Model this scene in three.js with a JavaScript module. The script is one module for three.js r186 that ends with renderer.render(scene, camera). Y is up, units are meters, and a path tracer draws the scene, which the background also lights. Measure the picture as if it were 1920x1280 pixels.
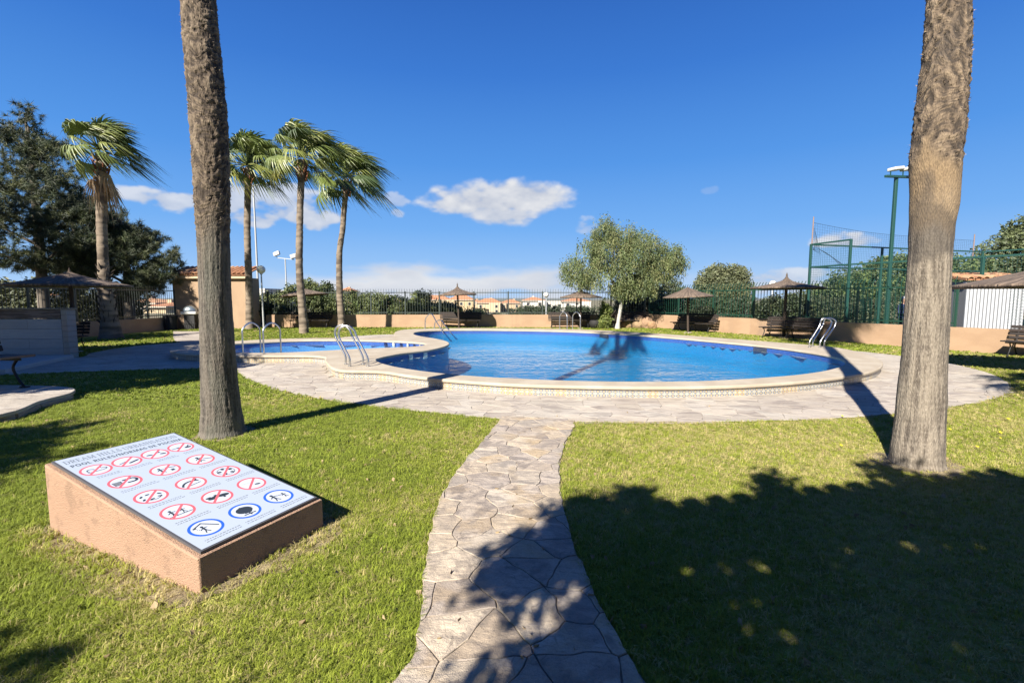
import * as THREE from 'three';
import { mergeGeometries, mergeVertices } from 'three/addons/utils/BufferGeometryUtils.js';
import { RoundedBoxGeometry } from 'three/addons/geometries/RoundedBoxGeometry.js';
import { MarchingCubes } from 'three/addons/objects/MarchingCubes.js';

// ---------------------------------------------------------------- camera, sky, sun, exposure
// World: x to the right, y up, and D metres ahead of the photographer (z = -D).
const scene = new THREE.Scene();
const camera = new THREE.PerspectiveCamera(71.4, 1920 / 1280, 0.05, 3000);
camera.position.set(0, 1.65, 0);
camera.rotation.set(-5.2 * Math.PI / 180, 0, 0);
const renderer = new THREE.WebGLRenderer({ antialias: true });
renderer.toneMapping = THREE.LinearToneMapping;
renderer.toneMappingExposure = 2.8;
renderer.shadowMap.enabled = true;
const SUN_AZ = 30 * Math.PI / 180, SUN_EL = 36 * Math.PI / 180;      // light travels to the right of straight ahead
const toSun = new THREE.Vector3(-Math.sin(SUN_AZ) * Math.cos(SUN_EL), Math.sin(SUN_EL), Math.cos(SUN_AZ) * Math.cos(SUN_EL));
const sun = new THREE.DirectionalLight(new THREE.Color().setRGB(1, 0.925, 0.81), 5);
sun.position.copy(toSun).multiplyScalar(60);
sun.castShadow = true;
Object.assign(sun.shadow.camera, { left: -45, right: 45, top: 45, bottom: -45, near: 1, far: 160 });
sun.shadow.mapSize.set(4096, 4096);
scene.add(sun, sun.target);

// ---------------------------------------------------------------- chance and noise
function rng(seed) { let s = seed >>> 0; return () => { s = (s + 0x6d2b79f5) | 0; let t = Math.imul(s ^ (s >>> 15), 1 | s); t = (t + Math.imul(t ^ (t >>> 7), 61 | t)) ^ t; return ((t ^ (t >>> 14)) >>> 0) / 4294967296; }; }
function hash3(x, y, z) { let h = (Math.imul(x, 374761393) + Math.imul(y, 668265263) + Math.imul(z, 1274126177)) | 0; h = Math.imul(h ^ (h >>> 13), 1274126177); h ^= h >>> 16; return (h >>> 0) / 4294967296; }
const mod = (a, n) => ((a % n) + n) % n;
function vnoise(x, y, px = 0, py = 0, seed = 0) {      // value noise 0..1, periodic when px, py are given
  const ix = Math.floor(x), iy = Math.floor(y), fx = x - ix, fy = y - iy;
  const u = fx * fx * (3 - 2 * fx), v = fy * fy * (3 - 2 * fy);
  const X0 = px ? mod(ix, px) : ix, X1 = px ? mod(ix + 1, px) : ix + 1, Y0 = py ? mod(iy, py) : iy, Y1 = py ? mod(iy + 1, py) : iy + 1;
  const a = hash3(X0, Y0, seed), b = hash3(X1, Y0, seed), c = hash3(X0, Y1, seed), d = hash3(X1, Y1, seed);
  return a + (b - a) * u + (c - a) * v + (a - b - c + d) * u * v;
}
function fbm(x, y, oct = 4, px = 0, py = 0, seed = 0) {
  let s = 0, a = 0.5, n = 0;
  for (let i = 0; i < oct; i++) { s += a * vnoise(x, y, px, py, seed + i * 17); n += a; a *= 0.5; x *= 2; y *= 2; px *= 2; py *= 2; }
  return s / n;
}
const clamp = (x, a = 0, b = 1) => Math.min(b, Math.max(a, x));
const sstep = (a, b, x) => { const t = clamp((x - a) / (b - a)); return t * t * (3 - 2 * t); };
const lerp = (a, b, t) => a + (b - a) * t;
const mix3 = (a, b, t) => [lerp(a[0], b[0], t), lerp(a[1], b[1], t), lerp(a[2], b[2], t)];
const toS = (c) => { c = clamp(c); return Math.round(255 * (c <= 0.0031308 ? 12.92 * c : 1.055 * Math.pow(c, 1 / 2.4) - 0.055)); };
const BASE = 0.74;                                      // keeps every base colour in step with the exposure
function colorTex(w, h, fn, wrap = true) {             // fn(i, j) -> linear base colour
  const d = new Uint8Array(w * h * 4);
  for (let j = 0; j < h; j++) for (let i = 0; i < w; i++) { const c = fn(i, j), o = (j * w + i) * 4; d[o] = toS(c[0] * BASE); d[o + 1] = toS(c[1] * BASE); d[o + 2] = toS(c[2] * BASE); d[o + 3] = 255; }
  return finishTex(new THREE.DataTexture(d, w, h), wrap, true);
}
function greyTex(w, h, fn, wrap = true) {
  const d = new Uint8Array(w * h * 4);
  for (let j = 0; j < h; j++) for (let i = 0; i < w; i++) { const c = Math.round(255 * clamp(fn(i, j))), o = (j * w + i) * 4; d[o] = d[o + 1] = d[o + 2] = c; d[o + 3] = 255; }
  return finishTex(new THREE.DataTexture(d, w, h), wrap, false);
}
function finishTex(t, wrap, color) {
  t.wrapS = t.wrapT = wrap ? THREE.RepeatWrapping : THREE.ClampToEdgeWrapping;
  t.magFilter = THREE.LinearFilter; t.minFilter = THREE.LinearMipmapLinearFilter; t.generateMipmaps = true;
  if (color) t.colorSpace = THREE.SRGBColorSpace;
  t.needsUpdate = true; return t;
}
const rep = (t, x, y = x) => { const c = t.clone(); c.repeat.set(x, y); c.needsUpdate = true; return c; };

// ---------------------------------------------------------------- sky: clear blue autumn air with a few cumulus clouds
{
  const W = 4096, H = 2048, data = new Float32Array(W * H * 4);
  const stops = [[0, [0.1676, 0.2394, 0.3420]], [3, [0.1197, 0.2060, 0.3359]], [8, [0.0659, 0.1587, 0.3237]], [15, [0.0341, 0.1141, 0.2901]], [24, [0.0174, 0.0724, 0.2351]], [34, [0.0096, 0.0445, 0.1741]], [55, [0.0054, 0.0268, 0.1191]], [90, [0.0042, 0.0212, 0.1008]]];
  const air = (el) => { for (let i = 1; i < stops.length; i++) if (el <= stops[i][0]) return mix3(stops[i - 1][1], stops[i][1], (el - stops[i - 1][0]) / (stops[i][0] - stops[i - 1][0])); return stops[stops.length - 1][1]; };
  // [azimuth, elevation, half width, half height, thickness, ragged]
  const clouds = [[-2.0, 11.2, 8.8, 2.5, 1, 0.5], [1.0, 11.8, 6.4, 2.0, 1, 0.45], [-5.8, 10.8, 4.6, 1.5, 0.95, 0.6], [-1.2, 9.7, 5.0, 1.4, 0.95, 0.55],
    [-30, 10.1, 4.6, 1.9, 0.8, 1.2], [-25.5, 9.8, 5, 2.2, 0.75, 1.2], [-22.5, 8.6, 3.4, 1.4, 0.85, 1.2], [-28, 8.4, 3.2, 1.1, 0.8, 1.2], [-35.6, 9.3, 3.4, 0.95, 0.8, 1.3], [-13.6, 11.1, 1.5, 0.8, 0.5, 1.4], [-13.4, 9.6, 0.8, 0.5, 0.5, 1.4],
    [9.1, 8.4, 1.7, 0.9, 0.45, 1.3], [22.2, 11.6, 1.0, 0.4, 0.14, 1.4], [34.5, 5.4, 2.4, 1.0, 0.9, 1.1], [28.5, 1.9, 4.6, 1.4, 0.7, 1.2], [38, 2.2, 5, 1.2, 0.6, 1.2],
    [70, 10, 8, 2.4, 0.9, 1], [95, 7, 9, 2, 0.8, 1.1], [128, 12, 8, 2.6, 0.9, 1], [165, 9, 9, 2.2, 0.8, 1.1], [-75, 8, 8, 2, 0.8, 1.1], [-108, 11, 8, 2.4, 0.9, 1], [-150, 8, 9, 2.2, 0.8, 1.1]];
  for (let r = 0; r < H; r++) {
    const el = ((r + 0.5) / H - 0.5) * 180, base = el > 0 ? air(el) : [0.12, 0.14, 0.14];
    for (let c = 0; c < W; c++) {
      const round = ((c + 0.5) / W - 0.5) * 360, x = Math.cos(round * Math.PI / 180), z = Math.sin(round * Math.PI / 180);
      let col = base;
      if (el > 0 && el < 22) {
        const az = Math.atan2(x, -z) * 180 / Math.PI;
        let a = 0, sh = 0;
        // the far bank of cloud along the horizon
        const A = (az + 180) / 360, bn = fbm(A * 58, el * 0.55, 5, 58, 0, 5), topEl = 2.4 + 1.7 * vnoise(A * 32, 0.5, 32, 0, 9);
        const inBank = sstep(22, 9, Math.abs(mod(az + 9 + 180, 360) - 180)) + 0.55 * sstep(0.45, 0.65, vnoise(A * 11, 3.5, 11, 0, 21));
        const bank = clamp(inBank) * sstep(topEl + 0.9, topEl - 0.9, el + (bn - 0.5) * 3.2) * sstep(0.28, 0.55, bn + 0.22 * sstep(0.7, 1.8, el));
        a = Math.max(a, Math.min(1, bank * 1.1) * 0.95); sh = clamp(0.72 + (bn - 0.5) * 1.1 + (el - 1.5) * 0.07);
        for (const [ca, ce, wa, we, th, rag] of clouds) {
          const dx = (mod(az - ca + 180, 360) - 180) / wa, dy = (el - ce) / we;
          const q = dx * dx + dy * dy;
          if (q > 2.6) continue;
          const n = fbm(az * 0.55 + 40, el * 1.05 + 9, 6, 0, 0, 31), f = 1.1 - q + (n - 0.5) * 2.6 * rag - (dy < -0.3 ? 0.15 : 0);
          const al = sstep(0.0, 0.85, f) * th;
          if (al > a) { a = al; sh = clamp(0.5 + 0.22 * dy + (n - 0.5) * 1.5 + 0.15 * sstep(0.5, 0.05, f)); }
        }
        if (a > 0) col = mix3(base, mix3([0.17, 0.19, 0.235], [0.285, 0.29, 0.302], sh), a);
      }
      const o = (r * W + c) * 4; data[o] = col[0]; data[o + 1] = col[1]; data[o + 2] = col[2]; data[o + 3] = 1;
    }
  }
  const t = new THREE.DataTexture(data, W, H, THREE.RGBAFormat, THREE.FloatType);
  t.mapping = THREE.EquirectangularReflectionMapping; t.magFilter = THREE.LinearFilter; t.needsUpdate = true;
  scene.background = t; scene.environment = t;
}

// ---------------------------------------------------------------- helpers for objects
const used = new Map();
function numbered(name) { const n = used.get(name) ?? 0; used.set(name, n + 1); return n ? name + '_' + String(n).padStart(3, '0') : name; }
function tag(o, label, category, group, kind) { o.userData.label = label; if (category) o.userData.category = category; if (group) o.userData.group = group; if (kind) o.userData.kind = kind; return o; }
function mesh(name, geo, mat, parent) {
  const m = new THREE.Mesh(geo, mat); m.name = parent ? name : numbered(name); m.castShadow = m.receiveShadow = true;
  (parent ?? scene).add(m); return m;
}
function thing(name, label, category, x, D, turn = 0, group, y = 0) {
  const g = new THREE.Group(); g.name = numbered(name); g.position.set(x, y, -D); g.rotation.y = turn; scene.add(g);
  return tag(g, label, category, group);
}
function part(name, parent) { const g = new THREE.Group(); g.name = name; parent.add(g); return g; }
function structure(name, geo, mat, label, category) { const m = mesh(name, geo, mat); m.userData.kind = 'structure'; if (label) m.userData.label = label; if (category) m.userData.category = category; return m; }
function inst(name, geo, mat, mats, cols, parent) {
  const m = new THREE.InstancedMesh(geo, mat, mats.length); m.name = parent ? name : numbered(name);
  mats.forEach((q, i) => m.setMatrixAt(i, q)); if (cols) cols.forEach((c, i) => m.setColorAt(i, c));
  m.castShadow = m.receiveShadow = true; m.userData.kind = 'stuff'; (parent ?? scene).add(m); return m;
}
function clone(root, label, x, D, turn, group) { const r = root.clone(); r.name = numbered(root.name.replace(/_\d{3}$/, '')); r.userData = { ...root.userData }; if (label) r.userData.label = label; if (group) r.userData.group = group; r.position.set(x, root.position.y, -D); r.rotation.y = turn; scene.add(r); return r; }
const V = (x, y, z) => new THREE.Vector3(x, y, z);
const box = (w, h, d, x = 0, y = 0, z = 0) => new THREE.BoxGeometry(w, h, d).translate(x, y, z);
const rbox = (w, h, d, r, x = 0, y = 0, z = 0, s = 1) => new RoundedBoxGeometry(w, h, d, s, r).translate(x, y, z);
function tube(pts, r, seg = 24, rad = 8, closed = false) { return new THREE.TubeGeometry(new THREE.CatmullRomCurve3(pts, closed, 'centripetal'), seg, r, rad, closed); }
function rod(a, b, r0, r1 = r0, rad = 8) { const d = b.clone().sub(a), g = new THREE.CylinderGeometry(r1, r0, d.length(), rad); g.applyQuaternion(new THREE.Quaternion().setFromUnitVectors(V(0, 1, 0), d.clone().normalize())); return g.translate((a.x + b.x) / 2, (a.y + b.y) / 2, (a.z + b.z) / 2); }
function bar(a, b, w, h) { const d = b.clone().sub(a), L = d.length(), g = new THREE.BoxGeometry(w, h, L); const q = new THREE.Object3D(); q.position.copy(a).add(b).multiplyScalar(0.5); q.lookAt(b); q.updateMatrix(); return g.applyMatrix4(q.matrix); }
function simple(...gs) { return mergeGeometries(gs.map((g) => { const q = g.index ? g.toNonIndexed() : g; for (const k of Object.keys(q.attributes)) if (!['position', 'normal', 'uv'].includes(k)) q.deleteAttribute(k); return q; })); }
const mat = (r, g, b, rough = 0.8, more = {}) => new THREE.MeshStandardMaterial({ color: new THREE.Color().setRGB(r * BASE, g * BASE, b * BASE), roughness: rough, ...more });
const phys = (r, g, b, rough, more = {}) => new THREE.MeshPhysicalMaterial({ color: new THREE.Color().setRGB(r * BASE, g * BASE, b * BASE), roughness: rough, ...more });

// plan outlines are lists of [x, D]
const closedCurve = (pts, n) => new THREE.CatmullRomCurve3(pts.map(([x, d]) => V(x, 0, d)), true, 'centripetal').getSpacedPoints(n).slice(0, n).map((p) => [p.x, p.z]);
const openCurve = (pts, n) => new THREE.CatmullRomCurve3(pts.map(([x, d]) => V(x, 0, d)), false, 'centripetal').getSpacedPoints(n).map((p) => [p.x, p.z]);
function inside(poly, x, y) { let r = false; for (let i = 0, j = poly.length - 1; i < poly.length; j = i++) { const [xi, yi] = poly[i], [xj, yj] = poly[j]; if ((yi > y) !== (yj > y) && x < ((xj - xi) * (y - yi)) / (yj - yi) + xi) r = !r; } return r; }
function area(poly) { let s = 0; for (let i = 0, j = poly.length - 1; i < poly.length; j = i++) s += poly[j][0] * poly[i][1] - poly[i][0] * poly[j][1]; return s / 2; }
function offset(poly, d) {                                     // outward for a closed outline
  const s = area(poly) > 0 ? 1 : -1, n = poly.length;
  return poly.map((p, i) => { const a = poly[(i + n - 1) % n], b = poly[(i + 1) % n]; let nx = (b[1] - a[1]) * s, ny = -(b[0] - a[0]) * s; const l = Math.hypot(nx, ny) || 1; return [p[0] + nx / l * d, p[1] + ny / l * d]; });
}
function nearest(poly, x, y) { let best = 1e9, bx = x, by = y; for (let i = 0, j = poly.length - 1; i < poly.length; j = i++) { const [ax, ay] = poly[j], [cx, cy] = poly[i], dx = cx - ax, dy = cy - ay, t = clamp(((x - ax) * dx + (y - ay) * dy) / (dx * dx + dy * dy || 1)), qx = ax + t * dx, qy = ay + t * dy, q = (qx - x) ** 2 + (qy - y) ** 2; if (q < best) { best = q; bx = qx; by = qy; } } return [bx, by, Math.sqrt(best)]; }
const shapeOf = (poly, holes = []) => { const s = new THREE.Shape(poly.map(([x, y]) => new THREE.Vector2(x, y))); s.holes = holes.map((h) => new THREE.Path(h.map(([x, y]) => new THREE.Vector2(x, y)))); return s; };
const flat = (poly, holes, y) => new THREE.ShapeGeometry(shapeOf(poly, holes)).rotateX(-Math.PI / 2).translate(0, y, 0);
function slabOf(poly, holes, y0, y1, bevel = 0, seg = 1) {
  return new THREE.ExtrudeGeometry(shapeOf(poly, holes), { depth: y1 - y0 - 2 * bevel, bevelEnabled: bevel > 0, bevelSize: bevel, bevelThickness: bevel, bevelOffset: -bevel, bevelSegments: seg }).rotateX(-Math.PI / 2).translate(0, y0 + bevel, 0);
}
function wallRing(poly, y0, y1, flip = false, step = 1) {       // a standing band along a closed outline, uv in metres
  const p = [], uv = [], idx = []; let run = 0; const n = poly.length;
  for (let i = 0; i <= n; i++) { const q = poly[i % n]; if (i) run += Math.hypot(q[0] - poly[i - 1][0], q[1] - poly[i - 1][1]); p.push(q[0], y0, -q[1], q[0], y1, -q[1]); uv.push(run, y0, run, y1); }
  for (let i = 0; i < n; i++) { const a = 2 * i; flip ? idx.push(a, a + 1, a + 2, a + 2, a + 1, a + 3) : idx.push(a, a + 2, a + 1, a + 2, a + 3, a + 1); }
  const g = new THREE.BufferGeometry(); g.setAttribute('position', new THREE.Float32BufferAttribute(p, 3)); g.setAttribute('uv', new THREE.Float32BufferAttribute(uv, 2)); g.setIndex(idx); g.computeVertexNormals(); return g;
}

// ---------------------------------------------------------------- plan of the garden
const poolPts = [[-3.25, 11.3], [-2.75, 10.35], [-2.0, 9.6], [-1.0, 8.95], [0.2, 8.52], [1.3, 8.28], [2.4, 8.22], [3.4, 8.3], [4.5, 8.6], [5.6, 9.05], [6.6, 9.7], [7.5, 10.6], [8.02, 11.6], [8.08, 12.9], [7.75, 14.3], [7.0, 15.8], [6.0, 17.5], [4.5, 19.4], [2.6, 20.9], [0.4, 21.7], [-1.9, 22.0], [-3.4, 21.7], [-4.1, 20.7], [-4.0, 19.3], [-3.5, 18.2], [-2.75, 17.1], [-2.2, 16.0], [-2.0, 14.9], [-2.25, 13.6], [-2.95, 12.5]];
const kidPts = [[-9.1, 14.4], [-8.85, 15.3], [-8.2, 16.0], [-7.2, 16.5], [-6.0, 16.6], [-4.7, 16.35], [-3.6, 15.9], [-2.85, 15.3], [-2.75, 14.6], [-3.3, 14.1], [-4.2, 13.75], [-5.1, 13.25], [-6.0, 12.75], [-7.2, 12.65], [-8.3, 13.1], [-8.9, 13.7]];
const outPts = [[-4.32, 10.9], [-3.5, 9.56], [-2.9, 9.46], [-2.55, 9.35], [-1.9, 8.85], [-1.08, 8.38], [0.0, 7.98], [1.3, 7.78], [2.4, 7.72], [3.5, 7.8], [4.7, 8.1], [5.9, 8.6], [7.0, 9.25], [7.9, 10.05], [8.7, 11.1], [9.25, 12.3], [9.55, 13.3], [9.6, 14.2], [9.1, 15.1], [8.1, 16.7], [6.7, 18.7], [5.1, 20.6], [3.0, 22.2], [0.5, 22.9], [-1.9, 23.2], [-3.9, 22.9], [-5.0, 22.0], [-5.1, 20.8], [-4.85, 19.5], [-4.6, 18.3], [-4.75, 17.5], [-5.6, 17.35], [-6.4, 17.4], [-7.6, 17.25], [-8.7, 16.75], [-9.55, 16.0], [-9.95, 15.0], [-9.95, 13.9], [-9.5, 13.1], [-8.6, 12.4], [-7.4, 12.05], [-6.1, 12.0], [-5.2, 12.0], [-4.7, 11.75]];
const M = closedCurve(poolPts, 240), K = closedCurve(kidPts, 150), OUT = closedCurve(outPts, 330);
const deckPts = [[-16.5, 8.3], [-13.5, 9.2], [-10.97, 10.06], [-9.42, 10.58], [-7.34, 11.0], [-6.55, 11.0], [-6.05, 10.4], [-5.58, 9.8], [-4.57, 8.77], [-3.53, 7.94], [-2.29, 7.22], [-1.2, 6.76], [-0.15, 6.36], [0.35, 6.22], [0.85, 6.2], [2.42, 6.2], [3.92, 6.32], [5.1, 6.55], [6.56, 7.04], [7.98, 7.73], [9.22, 8.66], [10.06, 9.66], [10.6, 10.6], [11.05, 11.9], [11.1, 13.2], [10.75, 14.6], [9.9, 16.0], [8.6, 17.0], [6.2, 17.2], [3, 19], [-1.5, 20.5], [-4.2, 21.4], [-5.6, 21.5], [-6.7, 20.6], [-7.3, 19.3], [-7.6, 18.2], [-7.4, 16.9], [-8.4, 15.6], [-9.6, 15.6], [-10.9, 17.0], [-12.03, 18.13], [-12.44, 17.27], [-12.93, 16.12], [-12.65, 14.23], [-12.03, 13.07], [-13.0, 12.5], [-16.5, 11.6]];
const DECK = closedCurve(deckPts, 420);
const pathL = [[-0.15, 6.5], [-0.2, 6.1], [-0.34, 5.31], [-0.49, 4.61], [-0.57, 3.95], [-0.58, 3.45], [-0.54, 2.87], [-0.49, 2.44], [-0.46, 2.16], [-0.46, 1.98], [-0.56, 1.8], [-0.8, 1.4], [-1.0, 0.6]], pathR = [[0.85, 6.32], [0.78, 5.9], [0.62, 5.31], [0.48, 4.61], [0.42, 3.95], [0.40, 3.45], [0.41, 3.06], [0.44, 2.64], [0.49, 2.27], [0.54, 2.02], [0.62, 1.75], [0.8, 1.3], [0.9, 0.6]];
const PATH = [...openCurve(pathL, 60), ...openCurve(pathR, 60).reverse()];
const SLAB = closedCurve([[-7.15, 7.6], [-7.05, 7.0], [-6.75, 6.2], [-7.4, 5.4], [-9.5, 5.4], [-11.3, 5.8], [-11.3, 7.9], [-9.6, 8.25], [-8.2, 8.2], [-7.5, 8.0]], 80);
const SHOWER = [[-12.0, 12.9], [-11.55, 11.6], [-11.05, 10.25], [-16.5, 9.0], [-16.5, 12.9]];
const SIDEPATH = [[-16.9, 23.6], [-15.4, 23.6], [-13.6, 20.6], [-12.3, 18.9], [-11.6, 17.9], [-12.5, 17.6], [-13.2, 18.5], [-14.4, 20.1]];
const SIGN = { x: -1.74, D: 2.508, ax: [-0.9013, 0.4332], ay: [0.4332, 0.9013], len: 1.74, wid: 0.875 };   // near low corner, along its length, along its width
const signAt = (a, b) => [SIGN.x + SIGN.ax[0] * a + SIGN.ay[0] * b, SIGN.D + SIGN.ax[1] * a + SIGN.ay[1] * b];
const SIGNPLAN = [signAt(-0.03, -0.03), signAt(1.77, -0.03), signAt(1.77, 0.905), signAt(-0.03, 0.905)];
const WALL_BACK = [[-14.0, 27.0], [7.7, 27.0]], WALL_RIGHT = [[7.7, 27.0], [10.95, 21.6], [13.75, 15.7], [16.2, 11.0], [18, 7.5]], WALL_LEFT = [[-18.35, 12.0], [-18.35, 26.0]];

// ---------------------------------------------------------------- ground beyond the walls: level near the garden, then falling to a shallow valley
const groundY = (x, D) => { const r = Math.max(Math.abs(x + 1) - 24, D - 34, -20 - D); const inGarden = x > -18.2 && x < 17 && D > -14 && D < 26.9; return inGarden ? -2.4 : -0.03 - 5 * sstep(8, 140, r) + (r > 10 ? 0.5 * (fbm(x * 0.02, D * 0.02, 3) - 0.5) : 0); };
{
  const xs = [], ds = [];
  for (let i = -110; i <= 110; i++) { const t = i / 110; xs.push(Math.sign(t) * (Math.abs(t) * 60 + 1400 * Math.abs(t) ** 5)); ds.push(8 + Math.sign(t) * (Math.abs(t) * 60 + 1400 * Math.abs(t) ** 5)); }
  const p = [], idx = [], uv = [], n = xs.length;
  for (const D of ds) for (const x of xs) { p.push(x, groundY(x, D), -D); uv.push(x, D); }
  for (let j = 0; j < n - 1; j++) for (let i = 0; i < n - 1; i++) { const a = j * n + i; idx.push(a, a + 1, a + n + 1, a, a + n + 1, a + n); }
  const g = new THREE.BufferGeometry(); g.setAttribute('position', new THREE.Float32BufferAttribute(p, 3)); g.setAttribute('uv', new THREE.Float32BufferAttribute(uv, 2)); g.setIndex(idx); g.computeVertexNormals();
  const t = colorTex(512, 512, (i, j) => { const n1 = fbm(i / 32, j / 32, 5, 16, 16, 3), n2 = vnoise(i / 3, j / 3, 171, 171, 8); return mix3(mix3([0.20, 0.165, 0.105], [0.09, 0.105, 0.04], sstep(0.42, 0.6, n1)), [0.28, 0.24, 0.17], 0.35 * n2); });
  structure('ground', g, new THREE.MeshStandardMaterial({ map: rep(t, 1 / 9), roughness: 1 }), 'dry open ground falling away beyond the garden walls', 'ground');
}

// ---------------------------------------------------------------- lawn
const patch = (x, D) => { const a = fbm(x * 0.55 + 7, D * 0.55 + 3, 4, 0, 0, 41), b = fbm(x * 2.3, D * 2.3, 3, 0, 0, 43); return clamp((a - 0.36) * 2.1 + (b - 0.5) * 0.9); };     // 0 lush .. 1 dry
const dryness = (x, D) => clamp(patch(x, D) * 0.75 + 0.5 * sstep(0.7, 2.2, x) * sstep(9.5, 4.5, D) - 0.22 * sstep(0.5, -2, x) + 0.7 * sstep(0.34, 0.02, Math.max(0, nearest(SIGNPLAN, x, D)[2])) * (D < 5 ? 1 : 0));
const LAWNX = -24, LAWND = -16, LAWNS = 44;
{
  const n = 2048;
  const t = colorTex(n, n, (i, j) => {
    const x = LAWNX + (i + 0.5) / n * LAWNS, D = LAWND + (j + 0.5) / n * LAWNS;
    const p = patch(x, D) + 0.4 * sstep(0.7, 2.2, x) * sstep(9.5, 4.5, D), h = hash3(i, j, 5), h2 = vnoise(i / 2.5, j / 2.5, 0, 0, 6);
    let c = mix3([0.245, 0.305, 0.03], [0.42, 0.405, 0.09], clamp(p * 0.75 + (h - 0.5) * 0.5));
    c = mix3(c, [0.05, 0.075, 0.014], 0.4 * sstep(0.5, 0.9, h2));
    return c;
  }, false);
  const bump = greyTex(512, 512, (i, j) => 0.5 * hash3(i, j, 1) + 0.5 * vnoise(i / 4, j / 4, 128, 128, 2));
  const garden = [[-18.3, -14], [17, -14], [17.5, 8], [16.25, 11.0], [13.8, 15.7], [11.0, 21.6], [7.75, 27.05], [-13.9, 27.05], [-14.2, 26.8], [-18.3, 26.8]];
  const g = flat(garden, [offset(M, 0.1), offset(K, 0.1)], 0);
  const uv = g.attributes.uv, pos = g.attributes.position;
  for (let i = 0; i < uv.count; i++) uv.setXY(i, (pos.getX(i) - LAWNX) / LAWNS, (-pos.getZ(i) - LAWND) / LAWNS);
  structure('lawn', g, new THREE.MeshStandardMaterial({ map: t, bumpMap: rep(bump, 40), bumpScale: 0.02, roughness: 0.95 }), 'mown lawn around the pool and the paths', 'lawn');
}

// bare dry earth where the mower does not reach: round the plinth and the two near trunks
{
  const t = colorTex(512, 512, (i, j) => { const n = fbm(i / 40, j / 40, 5, 0, 0, 451), f = hash3(i, j, 453); return mix3(mix3([0.24, 0.185, 0.11], [0.42, 0.34, 0.19], sstep(0.35, 0.65, n)), [0.5, 0.41, 0.24], 0.35 * f); });
  const soil = new THREE.MeshStandardMaterial({ map: t, bumpMap: rep(greyTex(256, 256, (i, j) => 0.6 * fbm(i / 8, j / 8, 4, 32, 32, 455) + 0.4 * hash3(i, j, 6)), 3), bumpScale: 0.02, roughness: 1 });
  const ragged = (pts, k) => closedCurve(pts, 160).map(([x, d], i) => { const w = (fbm(x * 4.5, d * 4.5, 4, 0, 0, 457) - 0.42) * k; return [x, d, w]; });
  const grow = (pts, base, k) => { const c = ragged(pts, k), o = offset(c, 1); return c.map(([x, d, w], i) => [x + (o[i][0] - x) * (base + w), d + (o[i][1] - d) * (base + w)]); };
  structure('bare_soil', flat(grow(SIGNPLAN, 0.0, 0.3), [], 0.004), soil, 'strip of bare dry earth round the foot of the rules plinth', 'soil');
  for (const [x, d, l] of [[-3.53, 5.68, 'left'], [4.05, 4.62, 'right']]) structure('bare_soil', flat(grow([0, 1, 2, 3, 4, 5, 6, 7].map((k) => [x + 0.3 * Math.cos(k * 0.785), d + 0.3 * Math.sin(k * 0.785)]), 0.03, 0.3), [], 0.004), soil, 'ring of bare earth round the ' + l + ' palm trunk', 'soil');
}

// ---------------------------------------------------------------- stamped stone paving: irregular slabs with sunk joints
const stoneTex = colorTex(1024, 1024, (i, j) => {
  const u = i / 1024, v = j / 1024, a = fbm(u * 6, v * 6, 5, 6, 6, 61), b = fbm(u * 9 + 3, v * 9, 5, 9, 9, 67), r = fbm(u * 16, v * 30, 6, 16, 30, 71), f = vnoise(u * 340, v * 340, 340, 340, 73);
  let c = mix3([0.51, 0.435, 0.345], [0.62, 0.54, 0.44], sstep(0.35, 0.65, a));
  const crack = Math.abs(fbm(u * 7 + 5, v * 11, 5, 7, 11, 75) - 0.5), streak = fbm(u * 26, v * 52, 5, 26, 52, 76);
  c = mix3(c, [0.36, 0.31, 0.265], 0.45 * sstep(0.52, 0.66, streak));
  c = mix3(c, [0.17, 0.145, 0.125], 0.55 * sstep(0.010, 0.002, crack));
  c = mix3(c, [0.45, 0.335, 0.19], 0.55 * sstep(0.56, 0.74, b));                              // ochre release powder
  c = mix3(c, [0.19, 0.165, 0.155], 0.55 * sstep(0.54, 0.68, r) * sstep(0.4, 0.62, a + 0.1));  // slate-grey stains
  c = mix3(c, [0.235, 0.21, 0.20], 0.4 * sstep(0.57, 0.7, fbm(u * 7 + 9, v * 7, 6, 7, 7, 79)));
  return mix3(c, [0.17, 0.15, 0.13], 0.3 * f * f + 0.14 * hash3(i, j, 77));
});
const deckTex = colorTex(1024, 1024, (i, j) => {
  const u = i / 1024, v = j / 1024, a = fbm(u * 6, v * 6, 5, 6, 6, 161), r = fbm(u * 10, v * 34, 6, 10, 34, 171), f = vnoise(u * 300, v * 300, 300, 300, 173);
  let c = mix3([0.455, 0.405, 0.34], [0.54, 0.49, 0.42], sstep(0.35, 0.65, a));
  c = mix3(c, [0.21, 0.175, 0.16], 0.5 * sstep(0.52, 0.68, r));
  return mix3(c, [0.26, 0.23, 0.2], 0.2 * f + 0.1 * hash3(i, j, 78));
});
const stoneBump = greyTex(1024, 1024, (i, j) => { const u = i / 1024, v = j / 1024; const r = fbm(u * 9, v * 20, 5, 9, 20, 81); return clamp(0.55 * fbm(u * 12, v * 12, 5, 12, 12, 83) + 0.5 * Math.abs(r - 0.5) * 2 + 0.12 * hash3(i >> 1, j >> 1, 3)); });
const jointMat = mat(0.33, 0.285, 0.235, 0.95), deckJoint = mat(0.38, 0.33, 0.275, 0.95);
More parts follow.
